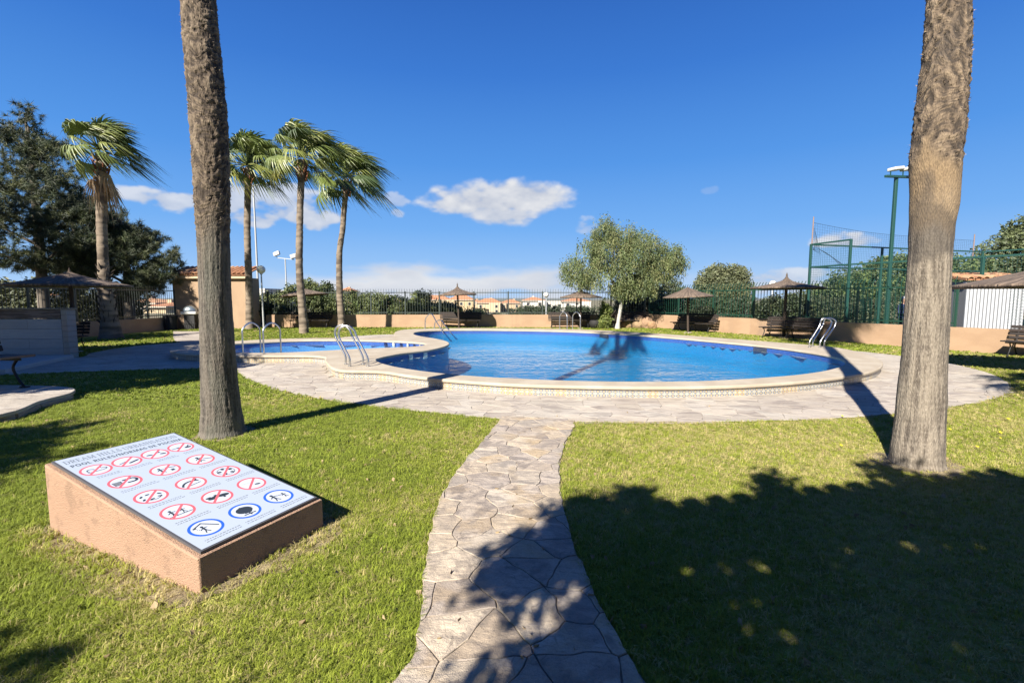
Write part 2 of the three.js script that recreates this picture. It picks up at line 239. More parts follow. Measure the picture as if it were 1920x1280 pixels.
const stoneMats = [[1, 1, 1], [0.9, 0.88, 0.88], [1.06, 1.02, 0.95], [0.84, 0.83, 0.86]].map(([r, g, b], k) => new THREE.MeshStandardMaterial({ color: new THREE.Color().setRGB(r, g, b), map: (() => { const t = rep(stoneTex, 1 / 2.6); t.offset.set(k * 0.37, k * 0.23); t.rotation = k * 0.9; return t; })(), bumpMap: rep(stoneBump, 1 / 1.4), bumpScale: 0.018, roughness: 0.82 }));
const deckMats = [[1, 1, 1], [0.94, 0.92, 0.92], [1.05, 1.03, 1]].map(([r, g, b], k) => new THREE.MeshStandardMaterial({ color: new THREE.Color().setRGB(r, g, b), map: (() => { const t = rep(deckTex, 1 / 3.1); t.offset.set(k * 0.31, k * 0.53); return t; })(), bumpMap: rep(stoneBump, 1 / 1.7), bumpScale: 0.014, roughness: 0.85 }));
const wob = (x, y) => [(fbm(x * 5.2, y * 5.2, 3, 0, 0, 91) - 0.5) * 0.13, (fbm(x * 5.2 + 31, y * 5.2 + 17, 3, 0, 0, 93) - 0.5) * 0.13];
function stones(outline, size, joint, seed, keep) {          // irregular cells that fill an outline
  const R = rng(seed), seeds = new Map(), out = [];
  let x0 = 1e9, x1 = -1e9, y0 = 1e9, y1 = -1e9; for (const [x, y] of outline) { x0 = Math.min(x0, x); x1 = Math.max(x1, x); y0 = Math.min(y0, y); y1 = Math.max(y1, y); }
  const i0 = Math.floor(x0 / size) - 2, i1 = Math.ceil(x1 / size) + 2, j0 = Math.floor(y0 / size) - 2, j1 = Math.ceil(y1 / size) + 2;
  for (let j = j0; j <= j1; j++) for (let i = i0; i <= i1; i++) seeds.set(i + ',' + j, [(i + 0.5 + (j & 1 ? 0.25 : -0.25) + (R() - 0.5) * 0.8) * size, (j + 0.5 + (R() - 0.5) * 0.8) * size]);
  for (let j = j0; j <= j1; j++) for (let i = i0; i <= i1; i++) {
    const [sx, sy] = seeds.get(i + ',' + j); if (!keep(sx, sy)) continue;
    let poly = [[sx - 2 * size, sy - 2 * size], [sx + 2 * size, sy - 2 * size], [sx + 2 * size, sy + 2 * size], [sx - 2 * size, sy + 2 * size]];
    const cut = (poly, nx, ny, d) => { const o = []; for (let a = 0; a < poly.length; a++) { const p = poly[a], q = poly[(a + 1) % poly.length], dp = p[0] * nx + p[1] * ny - d, dq = q[0] * nx + q[1] * ny - d; if (dp <= 0) o.push(p); if ((dp < 0) !== (dq < 0) && dp !== dq) { const t = dp / (dp - dq); o.push([p[0] + (q[0] - p[0]) * t, p[1] + (q[1] - p[1]) * t]); } } return o; };
    const planes = [];
    for (let b = -2; b <= 2; b++) for (let a = -2; a <= 2; a++) { const q = (a || b) && seeds.get((i + a) + ',' + (j + b)); if (!q) continue; const dx = q[0] - sx, dy = q[1] - sy, L = Math.hypot(dx, dy), nx = dx / L, ny = dy / L; planes.push([nx, ny, nx * (sx + q[0]) / 2 + ny * (sy + q[1]) / 2 - joint / 2]); }
    for (const [nx, ny, d] of planes) poly = cut(poly, nx, ny, d);
    if (poly.length < 3) continue;
    const allIn = poly.every(([x, y]) => inside(outline, x, y));
    if (!allIn) { let q = outline; for (const [nx, ny, d] of planes) q = cut(q, nx, ny, d); poly = q; if (poly.length < 3) continue; }
    const fine = [];
    for (let a = 0; a < poly.length; a++) { const p = poly[a], q = poly[(a + 1) % poly.length], L = Math.hypot(q[0] - p[0], q[1] - p[1]), m = Math.max(1, Math.round(L / (size * 0.2))); if (L < 0.012) continue; for (let k = 0; k < m; k++) { const x = lerp(p[0], q[0], k / m), y = lerp(p[1], q[1], k / m), w = wob(x / size * 0.45, y / size * 0.45); fine.push([x + w[0] * size * 1.6, y + w[1] * size * 1.6]); } }
    if (fine.length >= 3 && Math.abs(area(fine)) > size * size * 0.02) out.push([fine, sx, sy]);
  }
  return out;
}
{
  const path = structure('path', slabOf(PATH, [], -0.03, 0.008), jointMat, 'winding stamped stone path leading to the pool deck', 'path');
  const R = rng(11);
  for (const [poly, sx, sy] of stones(PATH, 0.285, 0.005, 1101, () => true)) mesh('stone', slabOf(poly, [], 0.009, 0.019 + R() * 0.003, 0.004, 2), stoneMats[Math.floor(R() * 4)], path);
}
{
  const mid = offset(OUT, -0.12);
  const deck = structure('pool_deck', slabOf(DECK, [offset(OUT, -0.25)].map((h) => h.filter(([x, d]) => true)).slice(0, 0), -0.03, 0.006), deckJoint, 'pale stamped stone deck curving around the pool', 'paving');
  deck.geometry = (() => { // the sheet is left out where the pool lies
    const n = 170, x0 = -17, x1 = 12, d0 = 5.8, d1 = 23, p = [], uv = [];
    const cell = 0.17; for (let x = x0; x < x1; x += cell) for (let d = d0; d < d1; d += cell) { const cx = x + cell / 2, cd = d + cell / 2; if (!inside(DECK, cx, cd)) continue; if (inside(M, cx, cd) || inside(K, cx, cd)) continue; const a = [x, d, x + cell, d, x + cell, d + cell, x, d, x + cell, d + cell, x, d + cell]; for (let k = 0; k < 12; k += 2) { p.push(a[k], 0.006, -a[k + 1]); uv.push(a[k], a[k + 1]); } }
    const g = new THREE.BufferGeometry(); g.setAttribute('position', new THREE.Float32BufferAttribute(p, 3)); g.setAttribute('uv', new THREE.Float32BufferAttribute(uv, 2)); g.computeVertexNormals(); return mergeVertices(g);
  })();
  const R = rng(12), all = [];
  for (const [poly, sx, sy] of stones(DECK, 0.36, 0.005, 1201, (x, y) => y > 5.5)) {
    let moved = poly.map(([x, y]) => inside(mid, x, y) ? nearest(mid, x, y).slice(0, 2) : [x, y]);
    moved = moved.filter((p, i) => { const q = moved[(i + 1) % moved.length]; return Math.hypot(p[0] - q[0], p[1] - q[1]) > 0.006; });
    if (moved.length < 3 || Math.abs(area(moved)) < 0.006 || inside(mid, sx, sy)) continue;
    all.push([moved, sx, sy, Math.hypot(sx, sy)]);
  }
  all.sort((a, b) => a[3] - b[3]);
  const rest = [];
  all.forEach(([poly], i) => { const g = slabOf(poly, [], 0.008, 0.016 + R() * 0.002, 0.003); i < 300 ? mesh('stone', g, deckMats[Math.floor(R() * 3)], deck) : rest.push(g); });
  if (rest.length) mesh('stone', simple(...rest), deckMats[0], deck).userData.kind = 'stuff';
  const sp = structure('side_path', slabOf(SIDEPATH, [], -0.02, 0.012), deckMats[1], 'short stone path from the pool deck to the small building', 'path');
}

// ---------------------------------------------------------------- the pool: two basins in one raised rim
const blueTile = (a, b, seed, grout) => colorTex(512, 512, (i, j) => { const cx = i >> 4, cy = j >> 4, e = (i & 15) < 1 || (j & 15) < 1; const h = hash3(cx, cy, seed); return e ? grout : mix3(a, b, h); });
const mosaicDeep = new THREE.MeshStandardMaterial({ map: rep(blueTile([0.008, 0.165, 0.36], [0.014, 0.225, 0.45], 5, [0.04, 0.20, 0.36]), 1 / 0.8), roughness: 0.4 });
const mosaicKid = new THREE.MeshStandardMaterial({ map: rep(blueTile([0.07, 0.24, 0.50], [0.10, 0.285, 0.56], 6, [0.16, 0.31, 0.50]), 1 / 0.8), roughness: 0.4 });
const mosaicBand = new THREE.MeshStandardMaterial({ map: rep(blueTile([0.03, 0.075, 0.30], [0.05, 0.12, 0.38], 7, [0.1, 0.15, 0.32]), 1 / 0.8), roughness: 0.3 });
const copingTex = colorTex(512, 512, (i, j) => { const u = i / 512, v = j / 512, a = fbm(u * 5, v * 5, 5, 5, 5, 201), f = vnoise(u * 200, v * 200, 200, 200, 203); return mix3(mix3([0.44, 0.375, 0.285], [0.51, 0.45, 0.355], sstep(0.3, 0.7, a)), [0.35, 0.29, 0.21], 0.28 * f); });
const fineBump = greyTex(512, 512, (i, j) => 0.6 * fbm(i / 16, j / 16, 4, 32, 32, 211) + 0.4 * hash3(i, j, 4));
const copingMat = new THREE.MeshStandardMaterial({ map: rep(copingTex, 1 / 1.7), bumpMap: rep(fineBump, 1 / 0.7), bumpScale: 0.003, roughness: 0.8 });
const pool = new THREE.Group(); pool.name = numbered('swimming_pool'); scene.add(pool);
tag(pool, 'round blue swimming pool and children\'s pool sharing one raised cream rim', 'swimming pool', null, 'structure');
{
  mesh('coping', slabOf(OUT, [M, K], 0.135, 0.2, 0.026, 4), copingMat, pool);
  const riserLine = offset(OUT, -0.045), R = rng(21);
  mesh('riser', wallRing(riserLine, -0.05, 0.136), mat(0.55, 0.50, 0.42, 0.8), pool);
  mesh('basin_wall', simple(wallRing(offset(M, 0.03), -1.0, 0.0, true)), mosaicDeep, pool);
  mesh('waterline_band', wallRing(offset(M, 0.03), 0.0, 0.136, true), mosaicBand, pool);
  mesh('basin_floor', flat(offset(M, 0.05), [], -0.72), mosaicDeep, pool);
  mesh('basin_wall', wallRing(offset(K, 0.03), -0.5, 0.0, true), mosaicKid, pool);
  mesh('waterline_band', wallRing(offset(K, 0.03), 0.0, 0.136, true), mosaicBand, pool);
  mesh('basin_floor', flat(offset(K, 0.05), [], -0.3), mosaicKid, pool);
  // patterned glazed tiles on the outside of the rim
  const tiles = ['#2f4f8c', '#b78a24', '#46689f', '#9c7a1c'].map((col, k) => {
    const c = document.createElement('canvas'); c.width = c.height = 128; const x = c.getContext('2d');
    x.fillStyle = '#b9b3a4'; x.fillRect(0, 0, 128, 128);
    const col2 = k % 2 ? '#4b6aa5' : '#c7a545';
    for (let a = 0; a < 2; a++) for (let b = 0; b < 2; b++) {
      x.save(); x.translate(32 + 64 * a, 32 + 64 * b); x.strokeStyle = col; x.lineWidth = 8; x.beginPath(); x.arc(0, 0, 20, 0, 7); x.stroke();
      x.fillStyle = col2; for (let q = 0; q < 4; q++) { x.rotate(Math.PI / 2); x.beginPath(); x.ellipse(11, 0, 8, 3.6, 0, 0, 7); x.fill(); }
      x.fillStyle = col; x.beginPath(); x.arc(0, 0, 4, 0, 7); x.fill(); for (let q = 0; q < 4; q++) { x.rotate(Math.PI / 2); x.fillStyle = '#59794f'; x.fillRect(24, -3, 8, 6); }
      x.restore();
    }
    const t = new THREE.CanvasTexture(c); t.colorSpace = THREE.SRGBColorSpace; return phys(1, 1, 1, 0.35, { map: t });
  });
  const tg = rbox(0.186, 0.13, 0.014, 0.003, 0, 0.068, 0);
  const pts = riserLine, list = []; let run = 0;
  for (let i = 0; i < pts.length; i++) { const a = pts[i], b = pts[(i + 1) % pts.length], L = Math.hypot(b[0] - a[0], b[1] - a[1]); let t = (0.19 - run) % 0.19; while (t < L) { list.push([a[0] + (b[0] - a[0]) * t / L, a[1] + (b[1] - a[1]) * t / L, Math.atan2(b[1] - a[1], b[0] - a[0])]); t += 0.19; } run = (run + L) % 0.19; }
  list.sort((a, b) => Math.hypot(a[0], a[1]) - Math.hypot(b[0], b[1]));
  const rest = [];
  list.forEach(([x, d, ang], i) => { if (d > 17) return; const jx = (R() - 0.5) * 0.002; if (i < 290) { const m = mesh('tile', tg, tiles[Math.floor(R() * R() * 4)], pool); m.position.set(x, jx, -d); m.rotation.y = ang; } else rest.push(tg.clone().rotateY(ang).translate(x, 0, -d)); });
  if (rest.length) mesh('tile', simple(...rest), tiles[0], pool).userData.kind = 'stuff';
  // dark and pale depth tiles on the far side of the children's pool and by the dividing rim
  for (const [x, d, dark] of [[-4.4, 16.2, 1], [-4.1, 16.08, 0], [-3.82, 15.95, 1], [-3.55, 15.83, 0], [-3.3, 15.68, 1], [-3.08, 15.5, 0], [-2.92, 15.3, 1]]) { const m = mesh('depth_tile', rbox(0.2, 0.12, 0.012, 0.003), dark ? mat(0.012, 0.018, 0.07, 0.3) : mat(0.6, 0.6, 0.58, 0.3), pool); const q = nearest(offset(K, 0.02), x, d); m.position.set(q[0], 0.07, -q[1]); const q2 = nearest(K, q[0] + 0.05, q[1]); m.rotation.y = Math.atan2(q2[1] - q[1], q2[0] - q[0]); }
  for (const [x, d] of [[-2.75, 12.85], [-2.45, 13.3]]) { const q = nearest(offset(M, 0.02), x, d); const m = mesh('depth_tile', rbox(0.14, 0.17, 0.012, 0.003), mat(0.65, 0.65, 0.62, 0.3), pool); m.position.set(q[0], 0.04, -q[1]); m.rotation.y = 0.9; }
  // skimmer mouths on the inner wall
  for (const [x, d] of [[3.9, 20.0], [7.6, 14.5]]) { const q = nearest(M, x, d); const m = mesh('skimmer', rbox(0.45, 0.13, 0.05, 0.01), mat(0.03, 0.035, 0.06, 0.5), pool); m.position.set(q[0], 0.06, -q[1]); m.rotation.y = Math.atan2(1.9, -1.5) ; }
}
const ripple = greyTex(1024, 1024, (i, j) => { const u = i / 1024, v = j / 1024; return clamp(0.5 + 0.9 * (fbm(u * 9 + 0.15 * Math.sin(v * 12.566), v * 14, 4, 9, 14, 301) - 0.5) + 0.5 * (Math.abs(fbm(u * 22, v * 30, 3, 22, 30, 305) - 0.5) - 0.12)); });
const waterMat = new THREE.MeshPhysicalMaterial({ color: new THREE.Color().setRGB(0.80, 0.95, 1.0), roughness: 0.02, transmission: 1, thickness: 0, ior: 1.33, bumpMap: rep(ripple, 1 / 4.3), bumpScale: 0.11, specularIntensity: 0.55 });
structure('pool_water', flat(offset(M, 0.028), [], 0.085), waterMat, 'rippled clear blue water of the large round pool', 'water');
structure('pool_water', flat(offset(K, 0.028), [], 0.085), waterMat, 'still clear water of the small children\'s pool', 'water');

// ---------------------------------------------------------------- garden walls
const stuccoTex = (a, b, c, seed) => colorTex(512, 512, (i, j) => { const u = i / 512, v = j / 512; const n = fbm(u * 4, v * 4, 5, 4, 4, seed), f = hash3(i, j, seed); return mix3(mix3(a, b, sstep(0.3, 0.7, n)), c, 0.25 * f); });
const stuccoBump = greyTex(512, 512, (i, j) => 0.75 * fbm(i / 10, j / 10, 4, 51.2 | 0, 51.2 | 0, 401) + 0.25 * hash3(i, j, 9));
const wallTex = colorTex(1024, 256, (i, j) => {         // v runs up the wall, 0.75 m; rain streaks below the top edge
  const u = i / 1024, v = j / 256, n = fbm(u * 12, v * 3, 5, 12, 3, 411), f = hash3(i, j, 413);
  let c = mix3(mix3([0.38, 0.248, 0.155], [0.43, 0.288, 0.183], sstep(0.3, 0.7, n)), [0.32, 0.21, 0.13], 0.3 * f);
  const st = fbm(u * 60, v * 1.2, 3, 60, 1, 417), on = fbm(u * 9, 0.5, 2, 9, 1, 419);
  c = mix3(c, [0.24, 0.17, 0.125], 0.6 * sstep(0.54, 0.7, st) * sstep(0.44, 0.62, on) * (0.35 + 0.65 * vnoise(u * 200, v * 3, 200, 0, 7)));
  return c;
});
const wallMat = new THREE.MeshStandardMaterial({ map: rep(wallTex, 1 / 7, 1 / 0.75), bumpMap: rep(stuccoBump, 1 / 0.6), bumpScale: 0.004, roughness: 0.92 });
function wallRun(pts, h, w, cap) {
  const gs = [];
  for (let i = 0; i < pts.length - 1; i++) {
    const [ax, ad] = pts[i], [bx, bd] = pts[i + 1], L = Math.hypot(bx - ax, bd - ad), g = new THREE.BoxGeometry(L, h + 0.3, w, 1, 1, 1);
    const uv = g.attributes.uv, po = g.attributes.position; for (let k = 0; k < uv.count; k++) uv.setXY(k, po.getX(k) + i * 3.3, po.getY(k) + h / 2 + 0.15 - 0.3);
    gs.push(g.rotateY(Math.atan2(bd - ad, bx - ax)).translate((ax + bx) / 2, h / 2 - 0.15, -(ad + bd) / 2));
  }
  return simple(...gs);
}
function gardenWall(pts, h, label) { const w = thing('garden_wall', label, 'wall', 0, 0); mesh('wall_body', wallRun(pts, h, 0.22), wallMat, w); return w; }
gardenWall([[-14.0, 27.12], [7.72, 27.12]], 0.72, 'low peach rendered wall straight across the far end behind the pool');
gardenWall([[7.78, 27.1], [10.95, 21.6], [13.75, 15.7], [16.2, 11.0], [18, 7.5]], 0.74, 'low peach rendered wall running along the right side of the lawn');
gardenWall(WALL_LEFT, 0.64, 'low shaded rendered wall along the left side beyond the grey wall');

// ---------------------------------------------------------------- railings on the walls: posts, rails and every bar
function fence(pts, y, h, label, m, { post = 1.97, gap = 0.148, hook = 0, skip } = {}) {
  const f = thing('railing_fence', label, 'fence', 0, 0), barG = hook ? simple(box(0.02, h, 0.02, 0, h / 2, 0), box(0.02, 0.2, 0.02).rotateX(-0.6).translate(0, h + 0.08, -0.06)) : simple(box(0.015, h, 0.015, 0, h / 2, 0), new THREE.ConeGeometry(0.013, 0.06, 4).translate(0, h + 0.03, 0)), postG = rbox(0.07, h * 0.93, 0.07, 0.008, 0, h * 0.93 / 2, 0);
  for (let i = 0; i < pts.length - 1; i++) {
    const [ax, ad] = pts[i], [bx, bd] = pts[i + 1], L = Math.hypot(bx - ax, bd - ad), ang = Math.atan2(bd - ad, bx - ax), n = Math.max(1, Math.round(L / post)), at = (t) => [ax + (bx - ax) * t, ad + (bd - ad) * t];
    for (let k = 0; k <= n; k++) { if (k === n && i < pts.length - 2) continue; const [x, d] = at(k / n), p = mesh('post', postG, m, f); p.position.set(x, y, -d); p.rotation.y = ang; }
    const nb = Math.round(L / gap); for (let k = 0; k < nb; k++) { const [x, d] = at((k + 0.5) / nb), p = mesh('bar', barG, m, f); p.position.set(x, y, -d); p.rotation.y = ang; }
    for (const ry of [0.12, h * 0.88]) mesh('rail', bar(V(ax, y + ry, -ad), V(bx, y + ry, -bd), 0.03, 0.045), m, f);
  }
  return f;
}
const fenceBlack = mat(0.06, 0.075, 0.068, 0.4, { metalness: 0.2 }), fenceGreen = mat(0.012, 0.055, 0.035, 0.45, { metalness: 0.1 });
fence([[-13.9, 27.12], [7.6, 27.12]], 0.72, 1.42, 'dark metal railing on the far wall with houses behind it', fenceBlack);
fence([[7.8, 27.05], [10.95, 21.6], [13.75, 15.7], [14.08, 15.07]], 0.74, 1.45, 'green metal railing with bent tips on the right hand wall', fenceGreen, { hook: 1 });
fence([[-18.35, 12.2], [-18.35, 25.9]], 0.64, 1.6, 'dark railing in tree shade on the left hand wall', fenceBlack);

// ---------------------------------------------------------------- palms
const palmGreen = [phys(0.17, 0.225, 0.04, 0.5, { side: THREE.DoubleSide, transmission: 0.3, thickness: 0 }), phys(0.26, 0.295, 0.07, 0.45, { side: THREE.DoubleSide, transmission: 0.3, thickness: 0 }), phys(0.05, 0.09, 0.02, 0.55, { side: THREE.DoubleSide, transmission: 0.25, thickness: 0 })];
const palmYellow = phys(0.26, 0.25, 0.03, 0.6, { side: THREE.DoubleSide, transmission: 0.3, thickness: 0 }), palmDry = phys(0.36, 0.25, 0.14, 0.8, { side: THREE.DoubleSide, transmission: 0.2, thickness: 0 });
function frondGeo(az, el, pet, fan, wind, sag, R, leaflets = 26) {
  const p = V(0, 0, 0), d = V(Math.cos(el) * Math.cos(az), Math.sin(el), Math.cos(el) * Math.sin(az)), steps = 7, spine = [p.clone()];
  const W = V(wind, 0.05 * wind, -0.25 * wind);
  for (let i = 0; i < steps; i++) { p.addScaledVector(d, pet / steps); spine.push(p.clone()); d.addScaledVector(W, 0.045).addScaledVector(V(0, -1, 0), sag * 0.06 * (i + 1) / steps).normalize(); }
  const g = [new THREE.TubeGeometry(new THREE.CatmullRomCurve3(spine), 7, fan * 0.022, 4).toNonIndexed()];
  const f = d.clone(), up = V(0, 1, 0), s = new THREE.Vector3().crossVectors(f, Math.abs(f.y) > 0.95 ? V(1, 0, 0) : up).normalize().applyAxisAngle(f, (R() - 0.5) * 1.1), nrm = new THREE.Vector3().crossVectors(s, f).normalize();
  const pos = [], uv = [], half = 1.85, dth = 2 * half / leaflets, NS = 6;
  const o = p.clone();
  for (let k = 0; k < leaflets; k++) {
    const th = -half + (k + 0.5) * dth, L = fan * (0.74 + 0.26 * Math.cos(th)) * (0.9 + 0.2 * R()), dir = f.clone().multiplyScalar(Math.cos(th)).addScaledVector(s, Math.sin(th)).addScaledVector(nrm, -0.16 * Math.abs(Math.sin(th))).normalize(), side = f.clone().multiplyScalar(-Math.sin(th)).addScaledVector(s, Math.cos(th)).normalize();
    const rnd = V(R() - 0.5, R() - 0.5, R() - 0.5).multiplyScalar(0.3), fold = (k & 1 ? 1 : -1) * 0.06;
    const at = (t) => { const b = Math.max(0, t - 0.42) / 0.58; return o.clone().addScaledVector(dir, L * t * (1 - 0.16 * Math.abs(wind) * b)).addScaledVector(W, L * (0.08 * t * t + 0.36 * b * b)).addScaledVector(V(0, -1, 0), L * sag * (0.05 * t * t + 0.34 * b * b)).addScaledVector(rnd, L * b * b * 0.8); };
    let prev = null;
    for (let i = 0; i <= NS; i++) {
      const t = i / NS, w = t < 0.5 ? L * t * dth * 0.5 : L * 0.5 * dth * 0.5 * (1 - ((t - 0.5) / 0.5) ** 1.3) + 0.0015, c = at(t), a = c.clone().addScaledVector(side, w).addScaledVector(nrm, fold * w * 3), b = c.clone().addScaledVector(side, -w).addScaledVector(nrm, -fold * w * 3);
      if (prev) { for (const q of [prev[0], prev[1], a, a, prev[1], b]) { pos.push(q.x, q.y, q.z); uv.push(t, k / leaflets); } }
      prev = [a, b];
    }
  }
  const lg = new THREE.BufferGeometry(); lg.setAttribute('position', new THREE.Float32BufferAttribute(pos, 3)); lg.setAttribute('uv', new THREE.Float32BufferAttribute(uv, 2)); lg.computeVertexNormals();
  g.push(lg); return simple(...g);
}
function palmCrown(root, cx, cy, cz, n, pet, fan, wind, seed, { low = -0.75, dry = 0, yellow = 1 } = {}) {
  const R = rng(seed);
  for (let i = 0; i < n; i++) {
    const t = i / (n - 1), el = lerp(1.5, low, Math.pow(t, 1.15)) + (R() - 0.5) * 0.25, az = i * 2.39996 + R() * 0.4, k = 0.78 + 0.35 * R();
    const m = mesh('frond', frondGeo(az, el, pet * k * (0.6 + 0.5 * t), fan * k, wind * (0.45 + 0.95 * R()), 0.8 + 1.0 * t, R), i >= n - yellow ? palmYellow : palmGreen[R() < 0.45 ? 0 : R() < 0.6 ? 1 : 2], root);
    m.position.set(cx, cy, cz);
  }
  for (let i = 0; i < dry; i++) { const m = mesh('dead_frond', frondGeo(i * 2.6 + 0.4, -1.2 + (R() - 0.5) * 0.2, pet * 0.7, fan * 0.85, wind * 0.25, 2.4, R, 20), palmDry, root); m.position.set(cx, cy - 0.35 - 0.1 * i, cz); m.userData.label = 'dry tan dead frond hanging down'; }
}
// a trunk as a swept surface: rows of [height, x, D, radius]
function sweep(rows, nu, nv, y0, y1, bumpFn, thin = 1) {
  const hs = rows.map((r) => r[0]), cr = (k, h) => { let i = 0; while (i < hs.length - 2 && h > hs[i + 1]) i++; const t = clamp((h - hs[i]) / (hs[i + 1] - hs[i])), p0 = rows[Math.max(0, i - 1)][k], p1 = rows[i][k], p2 = rows[i + 1][k], p3 = rows[Math.min(rows.length - 1, i + 2)][k]; const m1 = (p2 - p0) / 2, m2 = (p3 - p1) / 2, t2 = t * t, t3 = t2 * t; return k === 3 ? lerp(p1, p2, t * t * (3 - 2 * t)) : (2 * t3 - 3 * t2 + 1) * p1 + (t3 - 2 * t2 + t) * m1 * 0.7 + (-2 * t3 + 3 * t2) * p2 + (t3 - t2) * m2 * 0.7; };
  const p = [], uv = [], idx = [];
  for (let j = 0; j <= nv; j++) { const h = lerp(y0, y1, j / nv), x = cr(1, h), D = cr(2, h), r = cr(3, h); for (let i = 0; i <= nu; i++) { const a = i / nu * Math.PI * 2, q = r * thin + (bumpFn ? bumpFn((i % nu) / nu, h) : 0); p.push(x + Math.cos(a) * q, h, -D + Math.sin(a) * q); uv.push(i / nu, (h - y0) / (y1 - y0)); } }
  for (let j = 0; j < nv; j++) for (let i = 0; i < nu; i++) { const a = j * (nu + 1) + i, b = a + nu + 1; idx.push(a, b, a + 1, a + 1, b, b + 1); }
  const g = new THREE.BufferGeometry(); g.setAttribute('position', new THREE.Float32BufferAttribute(p, 3)); g.setAttribute('uv', new THREE.Float32BufferAttribute(uv, 2)); g.setIndex(idx); g.computeVertexNormals(); return g;
}
function nearPalm(label, rows, seed, rough, tan, tone, crown) {
  const root = thing('palm_tree', label, 'palm tree', 0, 0, 0, null), thin = crown.thin;
  const TOP = 5.3, U = 768, Hh = 1536;
  // fibre: horizontal crossed leaf bases high up, upright fissures lower down
  const fib = (u, h) => { const w = 2.2 * (fbm(u * 7, h * 3.0, 2, 7, 0, seed + 1) - 0.5); const a = fbm(u * 38, h * 22 + w * 2.2, 4, 38, 0, seed + 2), b = fbm(u * 20, h * 56 + w * 6, 3, 20, 0, seed + 3); return 0.55 * a + 0.45 * b; };
  const fis = (u, h) => { const a = fbm(u * 46, h * 2.6, 3, 46, 0, seed + 5), b = fbm(u * 96, h * 9, 3, 96, 0, seed + 6), c = fbm(u * 9, h * 28, 2, 9, 0, seed + 7); return 0.5 * a + 0.34 * b + 0.16 * c; };
  const share = (u, h) => sstep(rough[0], rough[1], h + 0.5 * (fbm(u * 6, h * 2, 3, 6, 0, seed + 8) - 0.5));
  const smooth = (u, h) => tan ? sstep(tan[0] - 0.12, tan[0] + 0.05, h + 0.25 * (vnoise(u * 9, h * 3, 9, 0, seed) - 0.5)) * sstep(tan[1] + 0.25, tan[1] - 0.1, h + 0.6 * (fbm(u * 7, h * 4, 3, 7, 0, seed + 9) - 0.5)) : 0;
  const height = (u, h) => { const s = share(u, h), k = smooth(u, h); return lerp(lerp(fis(u, h), fib(u, h), s), 0.5 + 0.2 * (fis(u, h) - 0.5), k * 0.8); };
  const bumpFn = (u, h) => { const s = share(u, h); return (height(u, h) - 0.5) * lerp(0.02, 0.046, s) * (1 - 0.5 * smooth(u, h)) + 0.012 * sstep(0.5, 0.0, h) * (fbm(u * 12, h * 5, 3, 12, 0, seed + 12) - 0.3); };
  const colors = colorTex(U, Hh, (i, j) => {
    const u = i / U, h = j / Hh * TOP, s = share(u, h), k = smooth(u, h), a = height(u, h), f = vnoise(u * 300, h * 60, 300, 0, seed + 14), f2 = vnoise(u * 220, h * 160, 220, 0, seed + 15);
    const low = mix3(mix3(tone.lowDark, tone.low, sstep(0.3, 0.62, a)), tone.lowPale, 0.6 * sstep(0.5, 0.75, f) * f2);
    const high = mix3(mix3(tone.highDark, tone.high, sstep(0.36, 0.58, a)), tone.highPale, 0.75 * sstep(0.55, 0.72, a));
    let c = mix3(low, high, s);
    c = mix3(c, mix3(tone.tan, tone.tanDark, 0.75 * sstep(0.45, 0.68, 0.5 * f + 0.5 * fis(u, h))), k * 0.72);
    const moss = fbm(u * 5, h * 1.4, 4, 5, 0, seed + 17);
    if (tone.moss) c = mix3(c, tone.moss, 0.35 * sstep(0.52, 0.68, moss) * (1 - s));
    if (tone.ring) c = mix3(c, [0.05, 0.043, 0.04], 0.6 * sstep(0.42, 0.62, fbm(u * 5, h * 2.2, 4, 5, 0, seed + 19) + 0.3 * Math.exp(-(((h - tone.ring) / 0.3) ** 2)) - 0.12));
    return mix3(c, [c[0] * 0.55, c[1] * 0.55, c[2] * 0.55], 0.35 * f2);
  });
  const bump = greyTex(U, Hh, (i, j) => { const u = i / U, h = j / Hh * TOP; return 0.65 * height(u, h) + 0.35 * vnoise(u * 330, h * 45, 330, 0, seed + 21); });
  const bark = new THREE.MeshStandardMaterial({ map: colors, bumpMap: bump, bumpScale: 0.016, roughness: 0.95 });
  const trunk = mesh('trunk', sweep(rows, 110, 480, -0.05, TOP, bumpFn, thin), bark, root);
  mesh('upper_trunk', sweep(rows, 32, 60, TOP - 0.005, rows[rows.length - 1][0], (u, h) => (fib(u, h) - 0.5) * 0.05, thin), mat(...tone.high, 0.95), root);
  // loose fibres standing off the bark
  const R = rng(seed + 30), hair = new THREE.BufferGeometry(), hp = [];
  for (let k = 0; k < 3; k++) { const x0 = (k - 1) * 0.006; hp.push(x0 - 0.0016, 0, 0, x0 + 0.0016, 0, 0, x0 + 0.004 * (k - 1), 0.02, 0.022); hp.push(x0 + 0.004 * (k - 1), 0.02, 0.022, x0 + 0.0012, 0.001, 0.001, x0 + 0.012 * (k - 1), 0.018 + 0.012 * k, 0.05); }
  hair.setAttribute('position', new THREE.Float32BufferAttribute(hp, 3)); hair.computeVertexNormals();
  const ms = [], o = new THREE.Object3D();
